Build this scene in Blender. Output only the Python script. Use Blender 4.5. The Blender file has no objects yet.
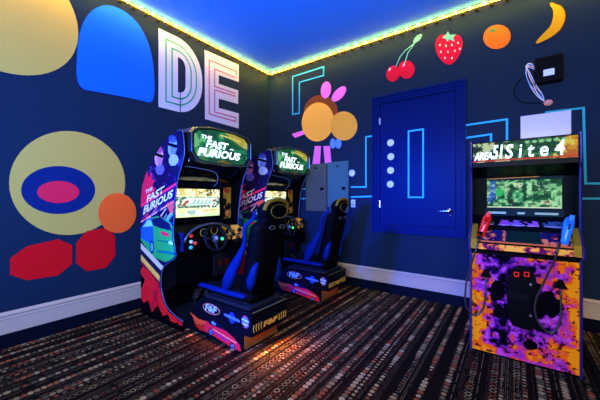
import bpy, bmesh, math, random
import numpy as np
from mathutils import Vector, Matrix
random.seed(7); np.random.seed(7)
S = bpy.context.scene
C = S.collection
# ------------------------------------------------------------------ camera, world, exposure
EYE = 1.37; YAW = math.radians(35.95); F = 293.7; HOR = 197.5
cam_d = bpy.data.cameras.new('camera'); cam = bpy.data.objects.new('camera', cam_d); C.objects.link(cam)
cam.location = (0, 0, EYE); cam.rotation_euler = (math.pi/2, 0, YAW)
cam_d.sensor_width = 36; cam_d.lens = F*36/600; cam_d.shift_y = -(200-HOR)/600; cam_d.clip_start = 0.02
S.camera = cam
S.view_settings.view_transform = 'Standard'; S.view_settings.look = 'None'
S.view_settings.exposure = 0.0; S.view_settings.gamma = 1; S.view_settings.use_curve_mapping = False
try:
    S.cycles.use_denoising = True; S.cycles.max_bounces = 6
    S.cycles.sample_clamp_indirect = 3
except Exception: pass
wd = bpy.data.worlds.new('world'); S.world = wd; wd.use_nodes = True
wd.node_tree.nodes['Background'].inputs[0].default_value = (0.05, 0.08, 0.2, 1)
wd.node_tree.nodes['Background'].inputs[1].default_value = 0.1

LX = -3.73; BY = 4.175; RX = 2.6; NY = -2.8; CZ = 3.73      # room: left wall, back wall, right, near, ceiling

def lamp(name, typ, loc, target, color, power, **k):
    d = bpy.data.lights.new(name, typ); d.color = color; d.energy = power
    for a, v in k.items(): setattr(d, a, v)
    o = bpy.data.objects.new(name, d); C.objects.link(o); o.location = loc
    o.rotation_euler = (Vector(target)-Vector(loc)).to_track_quat('-Z', 'Y').to_euler()
    return o
lamp('blue_wash_light', 'AREA', (-0.9, -1.2, 1.9), (-1.2, 1.4, 3.73), (0.0, 0.20, 1.0), 470, shape='RECTANGLE', size=2.2, size_y=1.6)  # unseen area lamp added behind the viewer to wash the ceiling blue
lamp('blue_spot_light', 'SPOT', (-2.3, -1.0, 2.0), (-1.5, 4.17, 0.45), (0.0, 0.06, 1.0), 2900, spot_size=math.radians(50), spot_blend=0.9, shadow_soft_size=0.12)
lamp('fill_light', 'AREA', (0.3, -1.7, 2.1), (-1.6, 3.6, 2.0), (1.0, 0.86, 0.52), 215, shape='RECTANGLE', size=2.0, size_y=1.2)  # unseen warm fill added behind the viewer to lift walls and murals
lamp('blue_corner_light', 'SPOT', (-1.6, -0.6, 1.3), (-3.73, 0.9, 1.4), (0.0, 0.20, 1.0), 480, spot_size=math.radians(95), spot_blend=1.0, shadow_soft_size=0.2)

lamp('string_glow_left', 'AREA', (LX+.16, 1.7, CZ-.09), (LX, 1.7, CZ-.62), (1.0, .72, .05), 44, shape='RECTANGLE', size=4.8, size_y=.03)
lamp('string_glow_back', 'AREA', (-1.1, BY-.16, CZ-.09), (-1.1, BY, CZ-.62), (1.0, .72, .05), 44, shape='RECTANGLE', size=5.2, size_y=.03)
lamp('yellow_side_fill', 'SPOT', (2.3, 2.6, 1.0), (0.9, 4.17, .2), (1.0, .72, .05), 40, spot_size=math.radians(50), spot_blend=.8)  # unseen spot added off to the right to yellow the baseboard there

# ------------------------------------------------------------------ pixel -> plane helpers (measuring the photograph)
cy_, sy_ = math.cos(YAW), math.sin(YAW)
def ray(u):
    t = (u-300)/F
    return (-sy_+cy_*t, cy_+sy_*t)
def on_x(u, v, x):          # point on the plane X = x  -> (y, z)
    d = ray(u); D = x/d[0]; return (D*d[1], EYE-(v-HOR)*D/F)
def on_y(u, v, y):          # point on the plane Y = y -> (x, z)
    d = ray(u); D = y/d[1]; return (D*d[0], EYE-(v-HOR)*D/F)
def LWp(u, v): return on_x(u, v, LX)
def BWp(u, v): return on_y(u, v, BY)

# ------------------------------------------------------------------ materials
def lin(h):
    h = h.lstrip('#'); o = []
    for i in (0, 2, 4):
        c = int(h[i:i+2], 16)/255
        o.append(c/12.92 if c <= 0.04045 else ((c+0.055)/1.055)**2.4)
    return tuple(o)
_M = {}
def M(h, rough=0.5, metal=0.0, emit=0.0, coat=0.0, bump=0.0, bscale=60):
    k = (h, rough, metal, emit, coat, bump, bscale)
    if k in _M: return _M[k]
    m = bpy.data.materials.new('mat_'+h.strip('#')); m.use_nodes = True; nt = m.node_tree
    b = nt.nodes['Principled BSDF']; c = lin(h)
    n = nt.nodes.new('ShaderNodeTexNoise'); n.inputs['Scale'].default_value = bscale; n.inputs['Detail'].default_value = 4
    tc = nt.nodes.new('ShaderNodeTexCoord'); nt.links.new(tc.outputs['Object'], n.inputs['Vector'])
    mx = nt.nodes.new('ShaderNodeMixRGB'); mx.inputs[1].default_value = (*[x*0.92 for x in c], 1); mx.inputs[2].default_value = (*[min(1, x*1.06) for x in c], 1)
    nt.links.new(n.outputs['Fac'], mx.inputs[0]); nt.links.new(mx.outputs[0], b.inputs['Base Color'])
    b.inputs['Roughness'].default_value = rough; b.inputs['Metallic'].default_value = metal
    if rough > .3 and not metal: b.inputs['Specular IOR Level'].default_value = .03
    if coat: b.inputs['Coat Weight'].default_value = coat
    if emit:
        b.inputs['Emission Color'].default_value = (*c, 1); b.inputs['Emission Strength'].default_value = emit
    if bump:
        bn = nt.nodes.new('ShaderNodeBump'); bn.inputs['Strength'].default_value = bump; bn.inputs['Distance'].default_value = 0.01
        nt.links.new(n.outputs['Fac'], bn.inputs['Height']); nt.links.new(bn.outputs[0], b.inputs['Normal'])
    _M[k] = m; return m
def art_mat(name, emit=0.0, rough=0.35, base=1.0):
    k = (name, emit)
    if k in _M: return _M[k]
    m = bpy.data.materials.new(name); m.use_nodes = True; nt = m.node_tree; b = nt.nodes['Principled BSDF']
    a = nt.nodes.new('ShaderNodeAttribute'); a.attribute_name = 'Col'
    b.inputs['Roughness'].default_value = rough; b.inputs['Specular IOR Level'].default_value = 0
    if emit:
        b.inputs['Base Color'].default_value = (0.01, 0.01, 0.01, 1)
        nt.links.new(a.outputs['Color'], b.inputs['Emission Color']); b.inputs['Emission Strength'].default_value = emit
    else: nt.links.new(a.outputs['Color'], b.inputs['Base Color'])
    _M[k] = m; return m

def carpet_material():
    m = bpy.data.materials.new('patterned_carpet'); m.use_nodes = True; nt = m.node_tree; N = nt.nodes; L = nt.links
    b = N['Principled BSDF']; b.inputs['Roughness'].default_value = 0.9; b.inputs['Specular IOR Level'].default_value = 0.05
    def mth(op, a, c=None, d=None):
        n = N.new('ShaderNodeMath'); n.operation = op
        for i, v in enumerate((a, c, d)):
            if v is None: continue
            if isinstance(v, (int, float)): n.inputs[i].default_value = v
            else: L.new(v, n.inputs[i])
        return n.outputs[0]
    def wn(a, c):
        cb = N.new('ShaderNodeCombineXYZ'); L.new(a, cb.inputs[0])
        if isinstance(c, (int, float)): cb.inputs[1].default_value = c
        else: L.new(c, cb.inputs[1])
        n = N.new('ShaderNodeTexWhiteNoise'); n.noise_dimensions = '2D'; L.new(cb.outputs[0], n.inputs['Vector']); return n
    def ramp(v, stops, interp='CONSTANT'):
        r = N.new('ShaderNodeValToRGB'); r.color_ramp.interpolation = interp; L.new(v, r.inputs[0]); e = r.color_ramp.elements
        while len(e) < len(stops): e.new(0.5)
        for i, (p, c) in enumerate(stops): e[i].position = p; e[i].color = (*c, 1)
        return r.outputs[0]
    def mix(f, a, c):
        n = N.new('ShaderNodeMixRGB'); L.new(f, n.inputs[0])
        for i, v in ((1, a), (2, c)):
            if isinstance(v, tuple): n.inputs[i].default_value = (*v, 1)
            else: L.new(v, n.inputs[i])
        return n.outputs[0]
    tc = N.new('ShaderNodeTexCoord'); sp = N.new('ShaderNodeSeparateXYZ'); L.new(tc.outputs['Object'], sp.inputs[0]); x, y = sp.outputs[0], sp.outputs[1]
    W = 0.046
    xs = mth('DIVIDE', x, W); k = mth('FLOOR', xs); fx = mth('SUBTRACT', mth('FRACT', xs), 0.5)
    r1 = wn(k, 3.3).outputs[0]; r2 = wn(k, 8.7).outputs[0]
    s = mth('MULTIPLY_ADD', r2, 0.012, 0.036)
    ys = mth('ADD', mth('DIVIDE', y, s), mth('MULTIPLY', r2, 7.0)); ky = mth('FLOOR', ys); fy = mth('SUBTRACT', mth('FRACT', ys), 0.5)
    # size swells and fades along the row
    cb = N.new('ShaderNodeCombineXYZ'); L.new(mth('MULTIPLY', k, 3.7), cb.inputs[0]); L.new(mth('MULTIPLY', y, 3.2), cb.inputs[1])
    ns = N.new('ShaderNodeTexNoise'); ns.inputs['Scale'].default_value = 1.0; ns.inputs['Detail'].default_value = 1; L.new(cb.outputs[0], ns.inputs['Vector'])
    rad = mth('MULTIPLY_ADD', ns.outputs['Fac'], 1.7, -0.38); rad = mth('MINIMUM', mth('MAXIMUM', rad, 0.05), 0.47)
    km = mth('MODULO', mth('ADD', k, 300), 3); big = mth('LESS_THAN', km, 0.5); sml = mth('MULTIPLY', mth('MULTIPLY', mth('GREATER_THAN', km, 0.5), mth('LESS_THAN', km, 1.5)), mth('LESS_THAN', r1, 0.45))
    rad = mth('MULTIPLY', rad, mth('ADD', big, mth('MULTIPLY', sml, 0.6)))
    dist = mth('SQRT', mth('ADD', mth('MULTIPLY', fx, fx), mth('MULTIPLY', mth('MULTIPLY', fy, fy), 1.05)))
    disc = mth('LESS_THAN', dist, rad)
    ring = mth('MULTIPLY', disc, mth('GREATER_THAN', dist, mth('MULTIPLY', rad, 0.72)))
    isdot = mth('LESS_THAN', r1, 0.66); isring = mth('GREATER_THAN', r1, 0.66)
    dotm = mth('ADD', mth('MULTIPLY', disc, isdot), mth('MULTIPLY', ring, isring))
    cr = wn(k, ky).outputs[0]
    colr = wn(mth('FLOOR', mth('DIVIDE', x, W*3)), mth('FLOOR', mth('MULTIPLY', y, 1.6))).outputs[0]
    dcol = ramp(mth('MULTIPLY_ADD', cr, 0.55, mth('MULTIPLY', colr, 0.45)),
        [(0, lin('6a6048')), (0.2, lin('8c7c58')), (0.34, lin('844830')), (0.46, lin('a89a70')), (0.6, lin('555a40')), (0.7, lin('96623f')), (0.82, lin('9c8e66'))])
    # fine broken lines
    lx = mth('DIVIDE', x, 0.0125); lk = mth('FLOOR', lx); lf = mth('ABSOLUTE', mth('SUBTRACT', mth('FRACT', lx), 0.5))
    cb2 = N.new('ShaderNodeCombineXYZ'); L.new(mth('MULTIPLY', lk, 5.1), cb2.inputs[0]); L.new(mth('MULTIPLY', y, 22.0), cb2.inputs[1])
    n2 = N.new('ShaderNodeTexNoise'); n2.inputs['Scale'].default_value = 1.0; n2.inputs['Detail'].default_value = 0; L.new(cb2.outputs[0], n2.inputs['Vector'])
    lr = wn(lk, 1.7).outputs[0]
    line = mth('MULTIPLY', mth('MULTIPLY', mth('LESS_THAN', lf, 0.17), mth('GREATER_THAN', n2.outputs['Fac'], 0.40)), mth('GREATER_THAN', lr, 0.45))
    lcol = ramp(lr, [(0, lin('40362a')), (0.6, lin('5c523c')), (0.75, lin('4c2e22')), (0.88, lin('786c50'))])
    c0 = mix(line, lin('0e0a08'), lcol)
    c1 = mix(disc, c0, lin('0a0706')); c1b = N.new('ShaderNodeMixRGB'); L.new(mth('MULTIPLY', disc, mth('LESS_THAN', r1, 2.0)), c1b.inputs[0]); L.new(c0, c1b.inputs[1]); c1b.inputs[2].default_value = (*lin('0a0706'), 1)
    c2 = mix(dotm, c1b.outputs[0], dcol)
    dk = N.new('ShaderNodeMixRGB'); dk.blend_type = 'MULTIPLY'; dk.inputs[0].default_value = 1; L.new(c2, dk.inputs[1]); dk.inputs[2].default_value = (.66, .62, .52, 1); L.new(dk.outputs[0], b.inputs['Base Color'])
    bn = N.new('ShaderNodeBump'); bn.inputs['Strength'].default_value = 0.4; bn.inputs['Distance'].default_value = 0.004
    nf = N.new('ShaderNodeTexNoise'); nf.inputs['Scale'].default_value = 400; L.new(tc.outputs['Object'], nf.inputs['Vector']); L.new(nf.outputs['Fac'], bn.inputs['Height']); L.new(bn.outputs[0], b.inputs['Normal'])
    return m

BLACK = M('040405', 0.38); GLOSS = M('050506', 0.15); RUBBER = M('101012', 0.7); DARKGREY = M('1c1d20', 0.45)
CHROME = M('c9ccd2', 0.25, 1.0); WALLM = M('142232', 0.50, bump=0.12, bscale=90); TRIMW = M('a8947c', 0.4)

# ------------------------------------------------------------------ mesh helpers
def obj(name, bm, mat, parent=None, smooth=False):
    me = bpy.data.meshes.new(name)
    bmesh.ops.recalc_face_normals(bm, faces=bm.faces)
    bm.to_mesh(me); bm.free(); me.materials.append(mat)
    if smooth: me.polygons.foreach_set('use_smooth', [True]*len(me.polygons))
    o = bpy.data.objects.new(name, me); C.objects.link(o)
    if parent: o.parent = parent
    return o
def tag(o, label, cat, group=None):
    o['label'] = label; o['category'] = cat
    if group: o['group'] = group
    return o
def thing(name, loc, label, cat, group=None, rz=0):
    o = bpy.data.objects.new(name, None); C.objects.link(o); o.location = loc; o.rotation_euler = (0, 0, rz); o.empty_display_size = 0.1
    return tag(o, label, cat, group)
def struct(o): o['kind'] = 'structure'; return o
def NB(): return bmesh.new()
def box(bm, x0, x1, y0, y1, z0, z1, bev=0.0):
    t = bmesh.new()
    bmesh.ops.create_cube(t, size=1)
    for v in t.verts: v.co = Vector(((x0+x1)/2+v.co.x*(x1-x0), (y0+y1)/2+v.co.y*(y1-y0), (z0+z1)/2+v.co.z*(z1-z0)))
    if bev: bmesh.ops.bevel(t, geom=t.edges[:], offset=bev, segments=2, affect='EDGES', profile=0.5)
    merge(bm, t); return bm
def merge(bm, t):
    me = bpy.data.meshes.new('t'); t.to_mesh(me); t.free(); bm.from_mesh(me); bpy.data.meshes.remove(me)
def prism(bm, pts, fn, d0, d1):
    """pts 2D outline; fn(a,b,d)->3D; slab between d0 and d1"""
    a = [bm.verts.new(fn(p[0], p[1], d0)) for p in pts]; b = [bm.verts.new(fn(p[0], p[1], d1)) for p in pts]
    n = len(pts)
    fa = bm.faces.new(a); fb = bm.faces.new(b[::-1]); fa.normal_update(); fb.normal_update()
    for i in range(n): bm.faces.new((a[i], b[i], b[(i+1) % n], a[(i+1) % n]))
    bmesh.ops.triangulate(bm, faces=[fa, fb], ngon_method='EAR_CLIP')
    return bm
def tube(bm, pts, r, seg=10, closed=False):
    pts = [Vector(p) for p in pts]; n = len(pts); rs = r if isinstance(r, (list, tuple)) else [r]*n
    rings = []; up = None
    for i, p in enumerate(pts):
        a = pts[(i-1) % n] if (i or closed) else p; c = pts[(i+1) % n] if (i < n-1 or closed) else p
        d = (c-a).normalized()
        if up is None: up = Vector((0, 0, 1)) if abs(d.z) < 0.9 else Vector((1, 0, 0))
        s = d.cross(up).normalized(); up = s.cross(d).normalized()
        rings.append([bm.verts.new(p+(s*math.cos(2*math.pi*j/seg)+up*math.sin(2*math.pi*j/seg))*rs[i]) for j in range(seg)])
    for i in range(n if closed else n-1):
        A, B = rings[i], rings[(i+1) % n]
        for j in range(seg): bm.faces.new((A[j], A[(j+1) % seg], B[(j+1) % seg], B[j]))
    if not closed: bm.faces.new(rings[0][::-1]); bm.faces.new(rings[-1])
    return bm
def loft(bm, rings, cap=True):
    R = [[bm.verts.new(p) for p in r] for r in rings]; n = len(R[0])
    for A, B in zip(R, R[1:]):
        for j in range(n): bm.faces.new((A[j], A[(j+1) % n], B[(j+1) % n], B[j]))
    if cap: bm.faces.new(R[0][::-1]); bm.faces.new(R[-1])
    return bm
def cyl(bm, p, q, r, seg=20): return tube(bm, [p, q], r, seg)
def smooth_path(P, n=8):
    P = [Vector(p) for p in P]; out = []
    for i in range(len(P)-1):
        p0 = P[max(i-1, 0)]; p1 = P[i]; p2 = P[i+1]; p3 = P[min(i+2, len(P)-1)]
        for k in range(n):
            t = k/n
            out.append(0.5*((2*p1)+(p2-p0)*t+(2*p0-5*p1+4*p2-p3)*t*t+(3*p1-p0-3*p2+p3)*t**3))
    out.append(P[-1]); return out
def ellipse(cx, cz, rx, rz, n=32, rot=0, a0=0, a1=2*math.pi):
    full = abs(a1-a0-2*math.pi) < 1e-6; o = []
    for i in range(n if full else n+1):
        t = a0+(a1-a0)*i/n; x, z = rx*math.cos(t), rz*math.sin(t)
        o.append((cx+x*math.cos(rot)-z*math.sin(rot), cz+x*math.sin(rot)+z*math.cos(rot)))
    return o
def chaikin(P, it=2):
    for _ in range(it):
        Q = []
        for i in range(len(P)):
            a, b = P[i], P[(i+1) % len(P)]
            Q += [(a[0]*.75+b[0]*.25, a[1]*.75+b[1]*.25), (a[0]*.25+b[0]*.75, a[1]*.25+b[1]*.75)]
        P = Q
    return P
def stroke(bm, P, w, fn, d0, d1, closed=True):
    """mitred ribbon along 2D polyline"""
    P = [Vector((p[0], p[1])) for p in P]; n = len(P); Lf = []; Rt = []
    for i in range(n):
        a = P[(i-1) % n] if (closed or i) else None; c = P[(i+1) % n] if (closed or i < n-1) else None
        d1_ = (P[i]-a).normalized() if a is not None else None; d2_ = (c-P[i]).normalized() if c is not None else None
        if d1_ is None: d1_ = d2_
        if d2_ is None: d2_ = d1_
        n1 = Vector((-d1_.y, d1_.x)); n2 = Vector((-d2_.y, d2_.x)); m = (n1+n2)
        if m.length < 1e-6: m = n1
        m.normalize(); k = min(2.0, 1/max(0.3, m.dot(n1)))
        Lf.append(P[i]+m*k*w/2); Rt.append(P[i]-m*k*w/2)
    V = [[bm.verts.new(fn(q.x, q.y, d)) for q in arr] for d in (d0, d1) for arr in (Lf, Rt)]
    for i in range(n if closed else n-1):
        j = (i+1) % n
        bm.faces.new((V[2][i], V[2][j], V[3][j], V[3][i])); bm.faces.new((V[0][i], V[1][i], V[1][j], V[0][j]))
        bm.faces.new((V[0][i], V[0][j], V[2][j], V[2][i])); bm.faces.new((V[1][i], V[3][i], V[3][j], V[1][j]))
    return bm
def text_quad(name, txt, q, mat, parent=None, bold=0.0, thick=0.0015, nrm=None):
    """lettering mapped into the quad BL, BR, TR, TL (3D points), raised along the surface normal"""
    cu = bpy.data.curves.new('txt', 'FONT'); cu.body = txt; cu.size = 1; cu.offset = bold; cu.resolution_u = 3
    ob = bpy.data.objects.new('txt', cu); C.objects.link(ob)
    me = bpy.data.meshes.new_from_object(ob); bpy.data.objects.remove(ob)
    co = [v.co.copy() for v in me.vertices]
    x0 = min(c.x for c in co); x1 = max(c.x for c in co); y0 = min(c.y for c in co); y1 = max(c.y for c in co)
    q = [Vector(p) for p in q]; n = ((q[1]-q[0]).cross(q[3]-q[0])).normalized() if nrm is None else Vector(nrm)
    for v in me.vertices:
        s = (v.co.x-x0)/(x1-x0); t = (v.co.y-y0)/(y1-y0)
        v.co = (q[0]*(1-s)+q[1]*s)*(1-t)+(q[3]*(1-s)+q[2]*s)*t+n*thick
    me.materials.clear(); me.materials.append(mat); me.name = name
    o = bpy.data.objects.new(name, me); C.objects.link(o)
    if parent: o.parent = parent
    return o

class Canvas:
    """flat artwork held as face colours of a fine grid"""
    def __init__(s, a0, a1, b0, b1, cell, bg):
        s.nx = max(2, int((a1-a0)/cell)); s.nz = max(2, int((b1-b0)/cell)); s.a = np.linspace(a0, a1, s.nx+1); s.b = np.linspace(b0, b1, s.nz+1)
        ac = (s.a[1:]+s.a[:-1])/2; bc = (s.b[1:]+s.b[:-1])/2; s.A, s.B = np.meshgrid(ac, bc)
        s.col = np.empty(s.A.shape+(3,)); s.col[:] = lin(bg); s.mask = np.ones(s.A.shape, bool)
    def inside(s, P):
        r = np.zeros(s.A.shape, bool); n = len(P)
        for i in range(n):
            x1, y1 = P[i]; x2, y2 = P[(i+1) % n]
            if y1 == y2: continue
            c = ((s.B > y1) != (s.B > y2)) & (s.A < (x2-x1)*(s.B-y1)/(y2-y1)+x1); r ^= c
        return r
    def put(s, m, c, al=1.0):
        c = np.array(lin(c)); s.col[m] = s.col[m]*(1-al)+c*al
    def poly(s, P, c, al=1.0): s.put(s.inside(P), c, al); return s
    def ell(s, x, z, rx, rz, c, al=1.0, rot=0):
        dx = s.A-x; dz = s.B-z; u = dx*math.cos(rot)+dz*math.sin(rot); v = -dx*math.sin(rot)+dz*math.cos(rot)
        s.put((u/rx)**2+(v/rz)**2 < 1, c, al); return s
    def line(s, p, q, w, c, al=1.0):
        dx, dz = q[0]-p[0], q[1]-p[1]; L2 = dx*dx+dz*dz; t = np.clip(((s.A-p[0])*dx+(s.B-p[1])*dz)/L2, 0, 1)
        s.put(np.hypot(s.A-p[0]-t*dx, s.B-p[1]-t*dz) < w/2, c, al); return s
    def noise(s, scale, seed=0, oct=4):
        out = np.zeros(s.A.shape); amp = 1.0; tot = 0
        for o in range(oct):
            g = np.random.RandomState(seed*17+o).rand(256, 256); sc = scale*2**o
            x = (s.A*sc+100); y = (s.B*sc+100); xi = np.floor(x).astype(int); yi = np.floor(y).astype(int); fx = x-xi; fy = y-yi
            fx = fx*fx*(3-2*fx); fy = fy*fy*(3-2*fy)
            v = (g[xi % 256, yi % 256]*(1-fx)+g[(xi+1) % 256, yi % 256]*fx)*(1-fy)+(g[xi % 256, (yi+1) % 256]*(1-fx)+g[(xi+1) % 256, (yi+1) % 256]*fx)*fy
            out += v*amp; tot += amp; amp *= 0.55
        return out/tot
    def mesh(s, name, fn, mat, parent=None):
        nx, nz = s.nx, s.nz
        verts = [fn(a, b) for b in s.b for a in s.a]; faces = []; cols = []
        for j in range(nz):
            for i in range(nx):
                if s.mask[j, i]:
                    k = j*(nx+1)+i; faces.append((k, k+1, k+nx+2, k+nx+1)); cols.append(s.col[j, i])
        me = bpy.data.meshes.new(name); me.from_pydata(verts, [], faces)
        at = me.color_attributes.new('Col', 'FLOAT_COLOR', 'CORNER')
        arr = np.ones((len(faces), 4, 4), np.float32); arr[:, :, :3] = np.array(cols)[:, None, :]; at.data.foreach_set('color', arr.ravel())
        me.materials.append(mat)
        o = bpy.data.objects.new(name, me); C.objects.link(o)
        if parent: o.parent = parent
        return o
def dup(root, loc, label):
    r = root.copy(); C.objects.link(r); r.location = loc; r['label'] = label
    for ch in list(root.children):
        c = ch.copy(); C.objects.link(c); c.parent = r
        for g in list(ch.children):
            d = g.copy(); C.objects.link(d); d.parent = c
    return r

# ------------------------------------------------------------------ the room
def room(name, x0, x1, y0, y1, z0, z1, m): return struct(obj(name, box(NB(), x0, x1, y0, y1, z0, z1), m))
room('floor', LX-.1, RX+.1, NY-.1, BY+.1, -.1, 0, carpet_material())
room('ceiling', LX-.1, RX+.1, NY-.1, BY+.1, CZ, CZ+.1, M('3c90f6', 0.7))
room('wall_left', LX-.1, LX, NY, BY, 0, CZ, WALLM)
room('wall_back', LX, RX, BY, BY+.1, 0, CZ, WALLM)
room('wall_right', RX, RX+.1, NY, BY, 0, CZ, WALLM)
room('wall_near', LX, RX, NY-.1, NY, 0, CZ, WALLM)
def trim_profile(fn, a0, a1, name):
    prof = [(0, .135), (.016, .135), (.016, .262), (.020, .268), (.020, .276), (.014, .282), (.014, .290), (.024, .300), (.024, .312), (.012, .320), (.008, .332), (0, .332)]
    bm = NB(); prism(bm, prof, lambda d, z, a: fn(a, z, d), a0, a1); struct(obj(name, bm, TRIMW))
    cb = NB(); prism(cb, [(0, 0), (.012, 0), (.012, .125), (.008, .134), (0, .134)], lambda d, z, a: fn(a, z, d), a0, a1)
    return cb
FL = lambda a, z, d: (LX+d, a, z)
FB = lambda a, z, d: (a, BY-d, z)
CURB = M('070b16', 0.6)
struct(obj('trim_1', trim_profile(FL, NY, BY, 'baseboard_left'), CURB))
struct(obj('trim_2', trim_profile(FB, LX+.03, RX, 'baseboard_back'), CURB))

# raised door in the back wall
DBLUE = M('08164a', 0.33, bump=0.05, bscale=30)
dx0, dz1 = BWp(380.5, 103); dx1, _ = BWp(456, 92); dz0 = BWp(381, 224)[1]
_, dz1b = BWp(456, 93)
dz1 = (dz1+dz1b)/2
d = struct(obj('door_1', box(NB(), dx0+.004, dx1-.004, BY-.018, BY+.0, dz0+.004, dz1-.004, .003), DBLUE))
bm = NB(); w = .115
for (a0, a1, b0, b1) in ((dx0-w, dx0, dz0-w, dz1+w), (dx1, dx1+w, dz0-w, dz1+w), (dx0, dx1, dz1, dz1+w), (dx0, dx1, dz0-w, dz0)):
    box(bm, a0, a1, BY-.03, BY, b0, b1, .003)
o_ = w
for k, (off, th, pr) in enumerate(((w-.012, .024, .048), (.055, .018, .040), (.012, .014, .036))):
    P = [(dx0-off, dz0-off), (dx1+off, dz0-off), (dx1+off, dz1+off), (dx0-off, dz1+off)]
    stroke(bm, P, th, FB, .028, pr)
struct(obj('trim_3', bm, DBLUE))
hx, hz = BWp(450, 211)
bm = NB(); cyl(bm, (hx, BY-.018, hz), (hx, BY-.03, hz), .028, 24); cyl(bm, (hx, BY-.02, hz), (hx, BY-.065, hz), .011)
tube(bm, smooth_path([(hx+.01, BY-.062, hz), (hx-.03, BY-.068, hz), (hx-.09, BY-.066, hz-.004), (hx-.125, BY-.06, hz-.006)], 4), [.011]*9+[.010]*3+[.008], 10)
cyl(bm, (hx+.004, BY-.018, hz-.05), (hx+.004, BY-.024, hz-.05), .008, 12)
obj('door_handle', bm, CHROME, d, True)
for v in (122, 204):
    z = BWp(381, v)[1]; x = dx0-.001
    bm = NB(); box(bm, x-.012, x+.012, BY-.026, BY-.019, z-.05, z+.05, .002); cyl(bm, (x, BY-.034, z-.052), (x, BY-.034, z+.052), .008, 10)
    obj('hinge', bm, CHROME, d)
CY = M('35b4ee', 0.5); TEAL = M('2f9c9c', 0.5)
bm = NB(); P = [BWp(409, 131.5), BWp(423.5, 129.5), BWp(423.5, 197.3), BWp(409, 197.3)]
stroke(bm, P, .021, FB, .0185, .021); obj('painted_outline', bm, CY, d)['label'] = 'cyan painted upright rectangle outline'
for (u, v) in ((391, 143), (391.2, 156.8), (391, 170.5), (390.8, 184.3)):
    c = BWp(u, v); bm = NB(); prism(bm, ellipse(c[0], c[1], .049, .049, 28), FB, .0185, .021); obj('painted_dot', bm, M('c9cde6', 0.5), d)

# ------------------------------------------------------------------ painted murals
def mural(name, P, fn, mat, label, cat, d1=.004, parent=None, d0=.0005):
    bm = NB(); prism(bm, P, fn, d0, d1); o = obj(name, bm, mat, parent)
    if parent is None: tag(o, label, cat)
    return o
PL = lambda pts: [LWp(*p) for p in pts]
PB = lambda pts: [BWp(*p) for p in pts]
YEL = M('b89440', 0.55); PEACH = M('f0a43c', 0.5)
# big plain discs standing in for the left wall figures
c = LWp(8, 8); e = LWp(72, 60)
mural('painted_disc', ellipse(LWp(4, 0)[0], LWp(20, 12)[1], .56, .60, 64), FL, YEL, 'large plain yellow painted disc high on the left wall, cut by the photo edge', 'mural')
arch = PL([(76, 88), (77, 50), (80, 30), (87, 15), (98, 6), (112, 5), (128, 13), (141, 27), (150, 47), (154, 70), (154.5, 104), (140, 100), (120, 96), (98, 92)])
mural('painted_arch', chaikin(arch, 2), FL, M('1058e0', 0.5), 'plain bright blue painted arch shape left of the big letter D', 'mural')
t = thing('painted_target', (LX, LWp(75, 190)[0], LWp(75, 190)[1]), 'large yellow painted disc with a navy ring and red centre on left wall', 'mural')
def ctr(P, o=t): return P
def child_mural(name, P, mat, d0, d1, root, axis, label=None):
    bm = NB(); fn = (lambda a, z, d: (d, a-root.location.y, z-root.location.z)) if axis == 'L' else (lambda a, z, d: (a-root.location.x, -d, z-root.location.z))
    prism(bm, P, fn, d0, d1); o = obj(name, bm, mat, root)
    if label: o['label'] = label
    return o
def proj_ell(cu, cv, ru, rv, fnp, n=48, rot=0):
    return [fnp(cu+ru*math.cos(a)*math.cos(rot)-rv*math.sin(a)*math.sin(rot), cv+ru*math.cos(a)*math.sin(rot)+rv*math.sin(a)*math.cos(rot)) for a in [2*math.pi*i/n for i in range(n)]]
child_mural('disc', proj_ell(67, 183, 58, 52, LWp), YEL, .0005, .004, t, 'L')
child_mural('ring', proj_ell(58, 190, 37, 24, LWp), M('0d1f50', 0.5), .0042, .006, t, 'L', 'navy ring')
child_mural('centre', proj_ell(58, 192, 21, 11, LWp), M('d8203a', 0.5), .0062, .008, t, 'L', 'red oval centre')
mural('painted_oval', proj_ell(117, 213, 19, 20, LWp), FL, M('f0561c', 0.5), 'orange red painted oval overlapping the lower right of the yellow disc', 'mural', .0095, d0=.0065)
RED = M('c80e14', 0.5)
mural('painted_block', chaikin(PL([(10, 283), (10, 250), (72, 236), (72, 273)]), 1), FL, RED, 'wider lower red painted block below the ringed yellow disc', 'mural')
mural('painted_block', chaikin(PL([(76, 273), (76, 233), (115, 226), (115, 266)]), 1), FL, RED, 'smaller red painted block beside the arcade machine, below the orange oval', 'mural')

# letters D and E
WH = M('b4acb2', 0.55)
def lq(u, v): return LWp(u, v)
def letter(name, outer, hole, lines, linemat, label):
    o0 = lq(*outer[0]); t = thing(name, (LX, o0[0], o0[1]), label, 'letter')
    bm = NB(); P = [lq(*p) for p in outer]; fn = lambda a, z, d: (d, a-t.location.y, z-t.location.z)
    prism(bm, P, fn, .0005, .005); obj('letter_face', bm, WH, t)
    for ln in lines:
        bm = NB(); stroke(bm, [lq(*p) for p in ln], .019, fn, .0052, .007, False); obj('inlaid_line', bm, linemat, t)
    return t
def arc(cx, cy, rx, ry, a0, a1, n=10): return [(cx+rx*math.cos(math.radians(a0+(a1-a0)*i/n)), cy-ry*math.sin(math.radians(a0+(a1-a0)*i/n))) for i in range(n+1)]
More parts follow.
